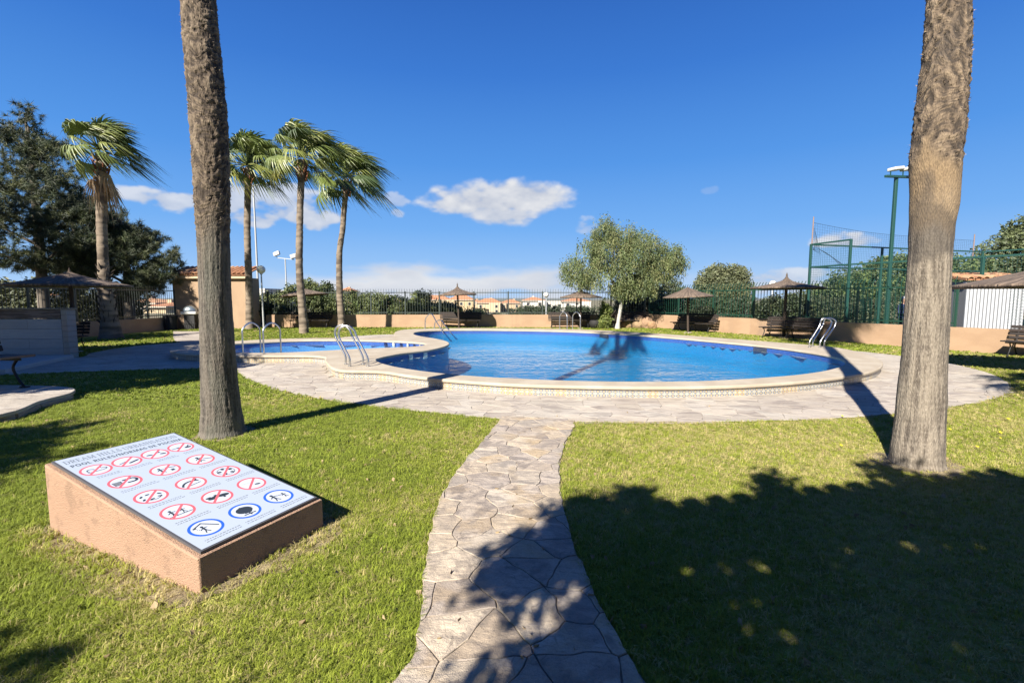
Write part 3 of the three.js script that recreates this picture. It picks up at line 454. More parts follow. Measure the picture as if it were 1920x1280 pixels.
  for (let i = 0; i < 800; i++) { const u = R(), h = lerp(rough[0] + 0.2, TOP, R()), a = u * Math.PI * 2; if (R() > share(u, h) * (1 - smooth(u, h))) continue; let q = rows.findIndex((r) => r[0] > h); q = Math.max(1, q); const t = (h - rows[q - 1][0]) / (rows[q][0] - rows[q - 1][0]), x = lerp(rows[q - 1][1], rows[q][1], t), D = lerp(rows[q - 1][2], rows[q][2], t), r = lerp(rows[q - 1][3], rows[q][3], t) * thin - 0.008; o.position.set(x + Math.cos(a) * r, h, -D + Math.sin(a) * r); o.lookAt(x + Math.cos(a) * 3, h, -D + Math.sin(a) * 3); o.rotateZ((R() - 0.5) * 4.5); o.rotateX((R() - 0.5) * 1.1); o.scale.setScalar(0.3 + 0.4 * R()); o.updateMatrix(); ms.push(o.matrix.clone()); }
  if (ms.length) inst('bark_fibre', hair, mat(...tone.highPale, 0.9, { side: THREE.DoubleSide }), ms, null, root);
  const e = rows[rows.length - 1];
  palmCrown(root, e[1], e[0], -e[2], crown.n, crown.pet, crown.fan, 0.55, seed + 50, { low: -0.8, yellow: 0 });
  return root;
}
nearPalm('tall rough palm trunk standing on the lawn just behind the rules sign', [[-0.1, -3.533, 5.68, 0.32], [0, -3.53, 5.68, 0.302], [0.09, -3.526, 5.666, 0.27], [0.36, -3.504, 5.623, 0.241], [0.76, -3.469, 5.562, 0.218], [1.15, -3.432, 5.506, 0.202], [1.76, -3.373, 5.424, 0.186], [2.24, -3.33, 5.372, 0.185], [2.86, -3.281, 5.319, 0.2], [3.5, -3.254, 5.288, 0.206], [3.96, -3.265, 5.28, 0.202], [4.45, -3.288, 5.286, 0.194], [4.9, -3.31, 5.3, 0.188], [7, -3.5, 5.5, 0.17], [9.5, -3.65, 5.6, 0.16], [12, -3.7, 5.6, 0.15]], 700, [1.9, 2.7], null,
  { lowDark: [0.05, 0.042, 0.036], low: [0.165, 0.142, 0.118], lowPale: [0.30, 0.27, 0.23], highDark: [0.05, 0.036, 0.026], high: [0.17, 0.128, 0.09], highPale: [0.30, 0.235, 0.165], tan: [0.36, 0.25, 0.14], tanDark: [0.16, 0.1, 0.06], moss: [0.14, 0.15, 0.12] }, { n: 22, pet: 1.0, fan: 0.9, thin: 0.86 });
nearPalm('tall thick palm trunk on the right with a pale tan band halfway up', [[-0.1, 4.05, 4.64, 0.31], [0, 4.049, 4.62, 0.292], [0.05, 4.045, 4.62, 0.276], [0.49, 4.048, 4.62, 0.256], [1.18, 4.039, 4.62, 0.226], [1.64, 4.03, 4.62, 0.22], [2.05, 4.018, 4.62, 0.212], [2.31, 4.013, 4.62, 0.218], [2.56, 4.019, 4.62, 0.238], [2.95, 4.0, 4.62, 0.25], [3.19, 4.01, 4.62, 0.25], [3.53, 4.017, 4.62, 0.24], [3.91, 4.023, 4.62, 0.224], [4.37, 4.009, 4.62, 0.205], [5.4, 4.0, 4.62, 0.2], [8, 3.97, 4.6, 0.18], [12.5, 3.95, 4.55, 0.15]], 900, [2.45, 2.75], [2.36, 2.85],
  { lowDark: [0.11, 0.09, 0.07], low: [0.275, 0.235, 0.185], lowPale: [0.46, 0.40, 0.33], highDark: [0.05, 0.037, 0.027], high: [0.185, 0.137, 0.094], highPale: [0.34, 0.26, 0.175], tan: [0.36, 0.255, 0.145], tanDark: [0.19, 0.13, 0.075], ring: 2.2 }, { n: 30, pet: 1.1, fan: 1.1, thin: 0.775 });
const ringTex = colorTex(256, 1024, (i, j) => { const u = i / 256, v = j / 1024, n = fbm(u * 5, v * 40, 4, 5, 40, 501), r = vnoise(u * 3, v * 74, 3, 74, 503), f = vnoise(u * 80, v * 300, 80, 300, 505); return mix3(mix3([0.115, 0.088, 0.065], [0.27, 0.215, 0.16], sstep(0.3, 0.65, 0.5 * n + 0.5 * r)), [0.08, 0.065, 0.05], 0.35 * f); });
const ringBark = new THREE.MeshStandardMaterial({ map: ringTex, bumpMap: rep(greyTex(64, 512, (i, j) => vnoise(i / 16, j / 7, 4, 73, 9)), 1), bumpScale: 0.02, roughness: 0.95 });
const barkDark = mat(0.06, 0.046, 0.036, 0.95), bootMat = mat(0.20, 0.075, 0.035, 0.9), bootPale = mat(0.27, 0.17, 0.10, 0.9);
function farPalm(label, rows, seed, wind, crown, boots, opt, skirt = 0) {
  const root = thing('palm_tree', label, 'palm tree', 0, 0, 0, null), e = rows[rows.length - 1], R = rng(seed);
  mesh('trunk', sweep(rows, 20, 120, -0.06, e[0], (u, h) => 0.022 * (vnoise(u * 5, h * 9, 5, 0, seed) - 0.5), 0.86), ringBark, root);
  // cut leaf bases wrapped round the neck of the palm
  const bg = new THREE.ConeGeometry(0.075, 0.42, 5).scale(1, 1, 0.4);
  for (let i = 0; i < boots; i++) { const a = i * 2.4 + R() * 0.5, y = e[0] - 0.75 + 0.8 * (i / boots), m = mesh('leaf_base', bg, i < boots * 0.65 ? bootMat : bootPale, root), r = e[3] + 0.05; m.position.set(e[1] + Math.cos(a) * r, y, -e[2] + Math.sin(a) * r); m.rotation.set(0, -a, 0); m.rotateZ(-0.35 - R() * 0.5); }
  for (let i = 0; i < skirt; i++) { const a = i * 2.4 + R() * 0.6, y = 0.7 + 2.3 * (i / skirt), m = mesh('leaf_base', bg, barkDark, root), r = lerp(0.33, 0.2, i / skirt); m.position.set(rows[3][1] + Math.cos(a) * r, y, -rows[3][2] + Math.sin(a) * r); m.rotation.set(0, -a, 0); m.rotateZ(-0.4 - R() * 0.5); m.scale.setScalar(0.8 + 0.4 * R()); }
  palmCrown(root, e[1], e[0] + 0.15, -e[2], crown[0], crown[1], crown[2], wind, seed + 9, opt);
  return root;
}
farPalm('windblown palm on the left with tan dead fronds under its crown', [[0, -16.45, 19.4, 0.5], [0.3, -16.45, 19.4, 0.42], [0.9, -16.45, 19.4, 0.33], [1.6, -16.5, 19.4, 0.31], [2.2, -16.55, 19.4, 0.23], [4, -16.5, 19.4, 0.21], [7.35, -16.3, 19.4, 0.2]], 1301, 1.2, [40, 0.95, 0.92], 16, { dry: 5, low: -0.25, yellow: 0 }, 60);
farPalm('windblown palm beside the small building, red brown bark under its crown', [[0, -14.15, 25.6, 0.30], [0.5, -14.15, 25.6, 0.23], [2, -14.1, 25.6, 0.21], [5, -14.05, 25.6, 0.19], [8.45, -13.85, 25.6, 0.18]], 1401, 0.8, [46, 1.3, 1.1], 22, { low: -0.35 });
farPalm('windblown palm rising in front of the thatched parasol and bench', [[0, -9.75, 22.2, 0.27], [0.4, -9.75, 22.2, 0.235], [1.2, -9.8, 22.2, 0.2], [3, -9.85, 22.2, 0.185], [5, -9.75, 22.2, 0.17], [7.9, -9.55, 22.2, 0.165]], 1501, 0.9, [44, 1.15, 1.02], 22, { low: -0.3 });
farPalm('rightmost of the windblown palms, slightly bent, behind the near pool ladder', [[0, -9.45, 26.3, 0.26], [0.5, -9.45, 26.3, 0.22], [2, -9.5, 26.3, 0.2], [4, -9.45, 26.3, 0.18], [5.6, -9.2, 26.3, 0.17], [8.05, -8.95, 26.3, 0.17]], 1601, 1.0, [48, 1.35, 1.12], 22, { low: -0.45 });
{ // a palm out of frame to the right, whose crown shades the lawn edge there
  farPalm('palm standing out of frame to the right of the lawn', [[-0.05, 5.5, 0.2, 0.3], [0.5, 5.5, 0.2, 0.24], [7, 5.5, 0.2, 0.18]], 1701, 0.5, [24, 0.8, 0.95], 0, { low: -0.6, yellow: 0 });
}

// ---------------------------------------------------------------- broadleaved trees, pines and hedges
const leafMat = (r, g, b, t = 0.3) => phys(r, g, b, 0.62, { side: THREE.DoubleSide, transmission: t, thickness: 0 });
function sprayGeo(n, rad, len, wid, seed, droop = 0) {       // a twig's worth of separate leaves
  const R = rng(seed), pos = [];
  for (let i = 0; i < n; i++) {
    const a = R() * 6.283, z = R() * 2 - 1, q = Math.sqrt(1 - z * z), r = rad * Math.cbrt(R()), c = V(q * Math.cos(a) * r, z * r * (droop ? 1.8 : 0.8) - droop * rad, q * Math.sin(a) * r);
    const d = V(R() - 0.5, R() - 0.5 - droop, R() - 0.5).normalize(), s = new THREE.Vector3().crossVectors(d, V(R() - 0.5, R() - 0.5, R() - 0.5)).normalize(), L = len * (0.7 + 0.6 * R()), w = wid * (0.7 + 0.6 * R()), n2 = new THREE.Vector3().crossVectors(d, s).multiplyScalar(w * 0.35);
    const A = c.clone(), B = c.clone().addScaledVector(d, L), C = c.clone().addScaledVector(d, L * 0.45).addScaledVector(s, w).add(n2), E = c.clone().addScaledVector(d, L * 0.45).addScaledVector(s, -w).add(n2);
    for (const p of [A, C, B, A, B, E]) pos.push(p.x, p.y, p.z);
  }
  const g = new THREE.BufferGeometry(); g.setAttribute('position', new THREE.Float32BufferAttribute(pos, 3)); g.computeVertexNormals(); return g;
}
function needleGeo(n, len, wid, seed) {
  const R = rng(seed), pos = [];
  for (let i = 0; i < n; i++) { const a = R() * 6.283, z = -0.35 + 1.35 * R(), q = Math.sqrt(Math.max(0.02, 1 - z * z)), d = V(q * Math.cos(a), z, q * Math.sin(a)).normalize(), s = new THREE.Vector3().crossVectors(d, V(R() - 0.5, R() - 0.5, R() - 0.5)).normalize(), L = len * (0.6 + 0.6 * R()), c = d.clone().multiplyScalar(len * 0.15 * R()); for (const p of [c.clone().addScaledVector(s, wid), c.clone().addScaledVector(s, -wid), c.clone().addScaledVector(d, L)]) pos.push(p.x, p.y, p.z); }
  const g = new THREE.BufferGeometry(); g.setAttribute('position', new THREE.Float32BufferAttribute(pos, 3)); g.computeVertexNormals(); return g;
}
// foliage through the volume of several lobes [x, y, z, rx, ry, rz], with ragged gaps
function foliage(root, lobes, count, geo, m, tones, seed, { s0 = 0.7, s1 = 1.3, hollow = 0.45, gap = 0.46, freq = 1.1, name = 'crown', upright = false } = {}) {
  const R = rng(seed), ms = [], cs = [], o = new THREE.Object3D(), vol = lobes.map((l) => Math.pow(l[3] * l[4] * l[5], 0.75)), tot = vol.reduce((a, b) => a + b, 0);
  lobes.forEach((l, li) => {
    const k = Math.round(count * vol[li] / tot);
    for (let i = 0; i < k; i++) {
      const a = R() * 6.283, z = R() * 2 - 1, q = Math.sqrt(1 - z * z), rr = Math.pow(lerp(hollow, 1.0, R()), 0.7) * (0.82 + 0.42 * fbm(a * 1.6 + li * 5, z * 2.6, 3, 0, 0, seed)), x = l[0] + q * Math.cos(a) * rr * l[3], y = l[1] + z * rr * l[4], w = l[2] + q * Math.sin(a) * rr * l[5];
      if (fbm(x * freq + 50, y * freq * 1.3 + w * freq * 0.8, 3, 0, 0, seed + 4) < gap * (0.55 + 0.9 * R())) continue;
      if (y < 0.05) continue;
      o.position.set(x, y, w); o.rotation.set(upright ? (R() - 0.5) * 0.7 : R() * 6.28, R() * 6.28, upright ? (R() - 0.5) * 0.7 : R() * 6.28); o.scale.setScalar(lerp(s0, s1, R())); o.updateMatrix(); ms.push(o.matrix.clone());
      const t = tones[Math.floor(R() * tones.length)], b = 0.75 + 0.5 * R(); cs.push(new THREE.Color().setRGB(t[0] * b, t[1] * b, t[2] * b));
    }
  });
  return inst(name, geo, m, ms, cs, root);
}
function limbs(list) { return simple(...list.map(([a, b, r0, r1]) => rod(V(...a), V(...b), r0, r1, 7))); }
const white = leafMat(1, 1, 1, 0.3), whiteThin = leafMat(1, 1, 1, 0.4);
const barkBrown = mat(0.075, 0.058, 0.045, 0.95), barkGrey = mat(0.16, 0.135, 0.11, 0.95);
// white-stemmed pepper tree at the far right end of the pool
{
  const t = thing('pepper_tree', 'spreading grey green tree with whitewashed trunk beyond the pool', 'tree', 5.75, 25.6), R = rng(2001);
  mesh('trunk', simple(tube([V(-0.05, -0.05, 0), V(0.0, 0.5, 0), V(0.1, 1.1, 0), V(0.2, 1.75, 0)], 0.1, 16, 10), rod(V(-0.06, -0.05, 0), V(-0.03, 0.3, 0), 0.16, 0.11, 10)), mat(0.46, 0.445, 0.41, 0.85), t);
  const L = [[[0.2, 1.7, 0], [-0.5, 2.7, 0.2], 0.09, 0.06], [[0.2, 1.7, 0], [0.9, 2.8, -0.2], 0.09, 0.06], [[0.2, 1.7, 0], [0.2, 3.0, 0.2], 0.09, 0.06]];
  for (let i = 0; i < 14; i++) { const a = R() * 6.28, b = L[i % 3][1]; L.push([b, [b[0] + Math.cos(a) * (0.8 + R() * 1.1), b[1] + 0.5 + R() * 1.4, b[2] + Math.sin(a) * (0.7 + R())], 0.045, 0.015]); }
  mesh('limb', limbs(L), barkBrown, t);
  foliage(t, [[-0.5, 4.2, 0, 1.7, 1.3, 1.5], [0.8, 4.0, 0.2, 1.7, 1.2, 1.5], [-0.7, 5.15, 0, 0.95, 0.75, 0.9], [0.35, 5.0, 0, 0.9, 0.6, 0.9], [-2.3, 3.2, 0, 1.0, 0.95, 1.1], [-1.5, 3.0, 0.4, 1.0, 0.9, 1], [-0.2, 2.8, 0.6, 1.1, 0.8, 1], [1.1, 2.6, 0.4, 1.0, 0.9, 1], [2.3, 3.2, 0, 1.0, 0.8, 1.1], [2.95, 3.75, 0, 0.65, 0.75, 0.8], [1.7, 4.4, -0.2, 0.9, 0.75, 0.9], [0.3, 2.1, 0.2, 0.8, 0.45, 0.8]], 6800, sprayGeo(20, 0.2, 0.13, 0.021, 2002, 0.6), whiteThin, [[0.15, 0.205, 0.06], [0.19, 0.235, 0.07], [0.23, 0.245, 0.085], [0.10, 0.15, 0.045]], 2003, { gap: 0.57, freq: 1.7, hollow: 0.3, upright: true });
}
function roundTree(label, x, D, h, lobes, count, tones, seed, geo, { trunk = 0.16, name = 'tree', y = 0 } = {}) {
  const t = thing(name, label, 'tree', x, D, 0, null, y), R = rng(seed), L = [[[0, -0.2, 0], [0, h * 0.4, 0], trunk, trunk * 0.7]];
  for (let i = 0; i < 9; i++) { const a = i * 2.4, q = h * (0.25 + 0.15 * R()); L.push([[0, h * (0.3 + 0.1 * R()), 0], [Math.cos(a) * q, h * (0.55 + 0.3 * R()), Math.sin(a) * q * 0.8], trunk * 0.45, trunk * 0.12]); }
  mesh('trunk', limbs(L), barkBrown, t);
  foliage(t, lobes, count, geo, white, tones, seed + 1, { gap: 0.52, freq: 1.3 });
  return t;
}
const leafSpray = sprayGeo(16, 0.2, 0.13, 0.035, 2101), bigSpray = sprayGeo(18, 0.34, 0.2, 0.06, 2102), hedgeSpray = sprayGeo(18, 0.15, 0.08, 0.022, 2103), needles = needleGeo(46, 0.30, 0.011, 2104);
roundTree('rounded olive green tree behind the green railing', 20.0, 45, 4.8, [[-1.4, 3.1, 0, 1.2, 1.2, 1.2], [1.5, 3.0, 0, 1.1, 1.3, 1.2], [-0.6, 3.9, 0, 1.1, 0.8, 1.1], [0.7, 3.9, 0.2, 1.1, 0.7, 1.1], [0, 2.5, 0.6, 1.6, 1.2, 1.2], [1.0, 2.0, 0.4, 1.4, 0.9, 1.2], [-1.3, 2.0, 0.3, 1.4, 0.9, 1.2]], 3000, [[0.15, 0.175, 0.075], [0.19, 0.205, 0.095], [0.11, 0.135, 0.06]], 2201, bigSpray);
roundTree('lower leafy tree directly right of the whitewashed trunk', 9.6, 34, 3.6, [[0, 2.6, 0, 1.9, 1.0, 1.3], [-1.4, 2.2, 0, 1.2, 1.0, 1.1], [1.5, 2.0, 0, 1.3, 0.9, 1.2]], 1600, [[0.085, 0.11, 0.04], [0.12, 0.14, 0.055]], 2251, leafSpray);
roundTree('tall dense green bush mass inside the far side of the ball court', 26.5, 32, 5, [[-3.2, 2.0, 0, 2.2, 1.7, 1.8], [-1.0, 2.7, 0, 2.3, 1.8, 1.8], [1.6, 2.4, 0.4, 2.4, 1.9, 2], [-5.2, 1.3, 0, 1.8, 1.2, 1.5], [4.4, 2.4, 0, 2.2, 1.8, 2]], 5200, [[0.09, 0.14, 0.03], [0.13, 0.18, 0.045], [0.055, 0.09, 0.025]], 2301, bigSpray);
roundTree('tall leafy tree at the right edge behind the white hut', 36.5, 33, 8, [[0, 5.6, 0, 2.6, 1.9, 2], [-2.2, 4.0, 0, 2.2, 1.8, 2], [2.4, 4.4, 0, 2.8, 2.4, 2], [-3.6, 2.6, 0, 2.4, 1.6, 2], [0.5, 2.6, 0, 3, 2, 2]], 5200, [[0.11, 0.145, 0.05], [0.14, 0.175, 0.06], [0.075, 0.105, 0.035]], 2351, bigSpray, { trunk: 0.24 });
roundTree('shady leafy tree seen through the ball court mesh', 30.2, 27.5, 5, [[0, 2.6, 0, 2.4, 1.5, 1.6], [2.4, 2.9, 0, 2.1, 1.5, 1.6]], 2600, [[0.045, 0.075, 0.022], [0.07, 0.1, 0.03]], 2381, bigSpray);
// dark pines on the left
function pine(label, x, D, h, lobes, count, seed, trunk = 0.28) {
  const t = thing('pine_tree', label, 'pine tree', x, D), R = rng(seed);
  const L = [[[0, -0.2, 0], [0.05, h * 0.5, 0], trunk, trunk * 0.66], [[0.05, h * 0.5, 0], [-0.1, h * 0.93, 0], trunk * 0.66, trunk * 0.15]];
  for (const l of lobes) { const y0 = clamp(l[1] - 0.35 * Math.hypot(l[0], l[2]) - 0.4, h * 0.22, h * 0.9); L.push([[0, y0, 0], [l[0] * 0.8, l[1] - 0.1, l[2] * 0.8], trunk * 0.3, trunk * 0.08]); }
  mesh('trunk', limbs(L), barkGrey, t);
  foliage(t, lobes, count, needles, white, [[0.045, 0.072, 0.022], [0.065, 0.092, 0.026], [0.125, 0.145, 0.04], [0.033, 0.054, 0.02]], seed + 1, { gap: 0.6, freq: 1.7, hollow: 0.15, s0: 0.6, s1: 1.15 });
  return t;
}
pine('tall dark pine with a pale trunk behind the left parasol', -23.6, 24, 11.2, [[-1.1, 9.6, 0, 0.6, 1.0, 0.6], [0.0, 10.1, 0, 0.55, 1.0, 0.6], [0.3, 9.0, 0, 1.0, 0.8, 0.9], [1.35, 8.9, 0, 0.65, 0.75, 0.7], [0, 8.0, 0, 1.6, 0.9, 1.3], [-1.5, 7.2, 0.5, 2.0, 1.2, 1.5], [1.6, 7.0, 0.4, 1.6, 1.0, 1.4], [2.8, 6.0, 0, 1.5, 0.7, 1.3], [-2.6, 5.6, 0.6, 2.0, 1.1, 1.5], [0.6, 5.6, 1.0, 2.0, 0.9, 1.5], [2.2, 4.4, 0.6, 1.8, 0.75, 1.4], [-1.6, 4.0, 1, 2.0, 0.9, 1.5], [0.4, 3.4, 0.8, 1.6, 0.6, 1.3]], 7000, 2401);
pine('dark pine filling the left edge of the view', -24.0, 18.6, 9, [[-0.4, 8.2, 0, 1.3, 0.9, 1.2], [1.6, 7.0, 0, 1.2, 0.8, 1.2], [-0.2, 6.2, 0, 2.2, 1.2, 1.6], [1.9, 5.0, 0.3, 1.7, 0.9, 1.4], [2.6, 3.9, 0.3, 1.7, 0.8, 1.4], [-0.5, 4.4, 0.6, 2.2, 1.0, 1.6], [0.8, 3.0, 0.5, 2, 0.7, 1.5]], 5200, 2451);
pine('low broad dark pine between the dead-fronded palm and the small building', -20.6, 25.6, 6.2, [[-0.4, 5.2, 0, 1.4, 0.8, 1.3], [0.9, 4.6, 0, 1.4, 0.9, 1.3], [1.9, 3.8, 0.2, 1.1, 0.9, 1.1], [-1.7, 4.5, 0.2, 1.4, 0.9, 1.3], [-2.8, 3.8, 0.4, 1.4, 0.9, 1.3], [0.2, 3.4, 0.6, 1.9, 0.9, 1.4], [1.6, 2.7, 0.4, 1.4, 0.8, 1.2], [-1.6, 3.0, 0.6, 1.7, 0.7, 1.3], [0.6, 2.2, 0.5, 1.5, 0.6, 1.2]], 6400, 2501);
pine('dark pine in the gap right of the left parasol', -25.8, 28.5, 8.2, [[0, 7.2, 0, 1.5, 1.0, 1.3], [1.4, 6.2, 0, 1.5, 0.9, 1.3], [-1.5, 5.8, 0, 1.8, 1, 1.4], [0.4, 4.8, 0, 2.2, 1, 1.5], [2.4, 4.6, 0, 1.6, 0.9, 1.4], [0, 3.4, 0, 2.2, 0.9, 1.5]], 4600, 2551);
roundTree('scrubby green tree low behind the left hand railing', -27.5, 27, 3.4, [[-2, 1.4, 0, 2.2, 1.2, 1.4], [1.6, 1.5, 0, 2.2, 1.3, 1.4], [4.6, 1.3, 0, 2, 1.1, 1.3], [-5, 1.3, 0, 2, 1.2, 1.3]], 2600, [[0.09, 0.11, 0.035], [0.13, 0.14, 0.05], [0.06, 0.08, 0.03]], 2571, bigSpray);
// bushes and hedges behind the far railing
function bush(label, x, D, lobes, count, tones, seed, geo = leafSpray, opt = {}) { const t = thing('bush', label, 'bush', x, D, 0, null, opt.y ?? 0); mesh('stem', limbs([[[0, -0.2, 0], [0.1, 0.8, 0], 0.06, 0.03], [[0.1, 0.3, 0], [0.6, 1.0, 0.1], 0.04, 0.02], [[0, 0.3, 0], [-0.6, 1.0, 0], 0.04, 0.02]]), barkBrown, t); foliage(t, lobes, count, geo, white, tones, seed, { gap: 0.42, freq: 1.6, hollow: 0.4, ...opt }); return t; }
const bushGreen = [[0.10, 0.15, 0.035], [0.14, 0.18, 0.045], [0.18, 0.21, 0.06], [0.07, 0.105, 0.03]];
bush('tall green bush behind the leftmost back bench', -13.7, 30.5, [[-1.9, 1.0, 0, 1.3, 0.9, 1], [0, 1.4, 0, 1.6, 1.15, 1.1], [1.3, 1.6, 0, 1.2, 1.05, 1], [0.6, 2.1, 0, 0.8, 0.7, 0.8]], 2200, bushGreen, 2601);
bush('green bush between the two slimmer palm trunks behind the wall', -10.4, 30.2, [[0, 1.15, 0, 1.5, 1.0, 1], [1.3, 1.0, 0, 1.0, 0.9, 1], [-1.0, 1.3, 0, 0.9, 0.9, 0.9]], 1500, bushGreen, 2651);
bush('wide green bush right of the bent palm behind the railing', -7.7, 30.0, [[0, 1.0, 0, 1.5, 0.85, 1], [1.6, 0.85, 0, 1.2, 0.75, 0.9], [-0.9, 1.2, 0, 0.9, 0.75, 0.8]], 1500, bushGreen, 2701);
bush('pointed green bush left of the parasol behind the railing', -5.0, 30.4, [[0, 0.8, 0, 1.4, 0.7, 0.9], [-0.6, 1.3, 0, 0.5, 0.9, 0.5], [1.0, 0.7, 0, 0.9, 0.55, 0.8]], 1100, [[0.08, 0.105, 0.03], [0.11, 0.135, 0.04]], 2751);
bush('low sprawling shrub drooping over the wall beside the globe lamp', -13.0, 27.4, [[-0.6, 0.85, -0.1, 0.6, 0.3, 0.4], [0.3, 0.75, -0.35, 0.55, 0.25, 0.35], [-1.2, 1.0, 0, 0.5, 0.35, 0.4]], 520, [[0.03, 0.055, 0.018], [0.05, 0.08, 0.024]], 2801);
bush('bright yellow green shrub at the foot of the whitewashed tree', 5.05, 26.0, [[0, 0.45, 0, 0.36, 0.4, 0.36], [0.05, 0.95, 0, 0.28, 0.42, 0.28], [0.02, 1.4, 0, 0.16, 0.3, 0.16], [-0.15, 0.3, 0.1, 0.4, 0.25, 0.3]], 620, [[0.16, 0.21, 0.03], [0.21, 0.25, 0.045], [0.12, 0.17, 0.03]], 2851, hedgeSpray, { gap: 0.36 });
function hedge(label, x0, D0, x1, D1, w, h, seed, tones, count, y = 0) { const L = Math.hypot(x1 - x0, D1 - D0), n = Math.max(3, Math.round(L / 1.1)), lobes = [], R = rng(seed), t = thing('hedge', label, 'hedge', (x0 + x1) / 2, (D0 + D1) / 2, 0, null, y); for (let i = 0; i <= n; i++) { const q = i / n - 0.5, s = 0.85 + 0.3 * R(); lobes.push([(x1 - x0) * q, h * 0.5, -(D1 - D0) * q, 0.75, h * 0.55 * s, w]); } foliage(t, lobes, count, leafSpray, white, tones, seed, { gap: 0.36, hollow: 0.55, name: 'hedge_leaves' }); return t; }
const hedgeDark = [[0.03, 0.055, 0.016], [0.045, 0.075, 0.02], [0.022, 0.042, 0.014]];
hedge('dark clipped hedge behind the railing right of the white tree', 7.2, 30.0, 14.5, 24.5, 0.8, 1.75, 2901, hedgeDark, 3000);
hedge('green hedge behind the railing left of the corner post of the court', 14.0, 25.5, 21.0, 24.6, 0.8, 1.7, 2931, [[0.05, 0.075, 0.025], [0.075, 0.1, 0.035], [0.1, 0.115, 0.05]], 2600);
hedge('row of dark conical shrubs in front of the white houses', 0.4, 37.5, 7.5, 36, 0.45, 0.95, 2951, hedgeDark, 1700);
hedge('low green hedge below the middle houses', -4.6, 36, 0.2, 37, 0.5, 0.35, 2971, [[0.05, 0.075, 0.022], [0.075, 0.1, 0.03]], 900);
bush('tiny round dark shrub under the middle houses', -2.7, 33, [[0, 0.5, 0, 0.9, 0.45, 0.6]], 300, hedgeDark, 2981);
{ const t = farPalm('small distant palm beside the orange roofs', [[-0.6, -9.6, 48, 0.15], [1.6, -9.6, 48, 0.12]], 2991, 0.3, [22, 0.5, 0.55], 0, { low: -0.9, yellow: 0 }); }

// ---------------------------------------------------------------- thatched parasols
const thatchTex = colorTex(512, 512, (i, j) => { const u = i / 512, v = j / 512, s = fbm(u * 90, v * 5, 4, 90, 5, 601), b = vnoise(u * 4, v * 14, 4, 14, 603), f = vnoise(u * 200, v * 40, 200, 40, 605); return mix3(mix3([0.08, 0.058, 0.043], [0.25, 0.185, 0.135], sstep(0.3, 0.7, s)), [0.12, 0.09, 0.07], 0.35 * b + 0.2 * f); });
const thatchMat = new THREE.MeshStandardMaterial({ map: thatchTex, bumpMap: rep(greyTex(512, 256, (i, j) => fbm(i / 4, j / 60, 4, 128, 4, 607)), 1), bumpScale: 0.03, roughness: 0.95, side: THREE.DoubleSide });
const poleMat = mat(0.055, 0.037, 0.027, 0.8);
function parasol(label, x, D, { r = 1.15, rim = 1.95, peak = 0.45, spike = 0.18, tilt = 0, post = 0.05, lean = 0, seed = 1 } = {}) {
  const t = thing('parasol', label, 'parasol', x, D, 0, 'thatched parasols round the pool'), R = rng(seed), nu = 72, nv = 16, p = [], uv = [], idx = [];
  const under = [];
  for (let pass = 0; pass < 2; pass++) for (let j = 0; j <= nv; j++) for (let i = 0; i <= nu; i++) {
    const s = j / nv, a = i / nu * 6.28318, q = (i % nu) / nu, rr = r * s * (1 + (s > 0.95 ? 0.03 * (vnoise(q * 60, seed, 60, 0, 3) - 0.5) : 0)), y = peak * (1 - s) * (0.75 + 0.25 * (1 - s)) + spike * Math.pow(1 - s, 14) + 0.025 * (fbm(q * 24, s * 9, 3, 24, 0, seed) - 0.5) - (pass ? 0.045 * sstep(0, 0.3, s) + 0.02 : 0);
    p.push(Math.cos(a) * rr, rim + y, Math.sin(a) * rr); uv.push(q * 3, s);
  }
  const row = nu + 1, half = (nv + 1) * row;
  for (let j = 0; j < nv; j++) for (let i = 0; i < nu; i++) { const a = j * row + i, b = a + row; idx.push(a, a + 1, b, b, a + 1, b + 1, half + a, half + b, half + a + 1, half + b, half + b + 1, half + a + 1); }
  for (let i = 0; i < nu; i++) { const a = nv * row + i, b = half + a; idx.push(a, a + 1, b, b, a + 1, b + 1); }
  const g = new THREE.BufferGeometry(); g.setAttribute('position', new THREE.Float32BufferAttribute(p, 3)); g.setAttribute('uv', new THREE.Float32BufferAttribute(uv, 2)); g.setIndex(idx); g.computeVertexNormals();
  const head = mesh('canopy', g, thatchMat, t);
  if (spike) mesh('tip', new THREE.ConeGeometry(0.045, 0.16, 10).translate(0, rim + peak + spike + 0.05, 0), thatchMat, head);
  const st = new THREE.BufferGeometry(), sp = [];       // loose straw along the rim
  for (let k = 0; k < 260; k++) { const a = R() * 6.283, l = 0.03 + 0.05 * R(), b = a + 0.004, c = Math.cos, s = Math.sin, y = rim - 0.02 + 0.02 * R(); sp.push(c(a) * r * 0.985, y, s(a) * r * 0.985, c(b) * r * 0.985, y, s(b) * r * 0.985, c(a + (R() - 0.5) * 0.04) * (r + l), y - l * 0.5, s(a + (R() - 0.5) * 0.04) * (r + l)); }
  st.setAttribute('position', new THREE.Float32BufferAttribute(sp, 3)); st.computeVertexNormals(); mesh('straw_fringe', st, thatchMat, t).userData.kind = 'stuff';
  for (let k = 0; k < 8; k++) { const a = k / 8 * 6.283 + 0.2; mesh('rib', rod(V(Math.cos(a) * 0.05, rim + peak * 0.72, Math.sin(a) * 0.05), V(Math.cos(a) * r * 0.9, rim - 0.035, Math.sin(a) * r * 0.9), 0.013, 0.01, 5), poleMat, t); }
  mesh('pole', rod(V(lean, -0.1, 0), V(0, rim + peak * 0.8, 0), post, post * 0.9, 10), poleMat, t);
  mesh('foot', new THREE.CylinderGeometry(0.16, 0.18, 0.05, 14).translate(lean, 0.015, 0), mat(0.4, 0.35, 0.28, 0.9), t);
  t.rotation.z = tilt; return t;
}
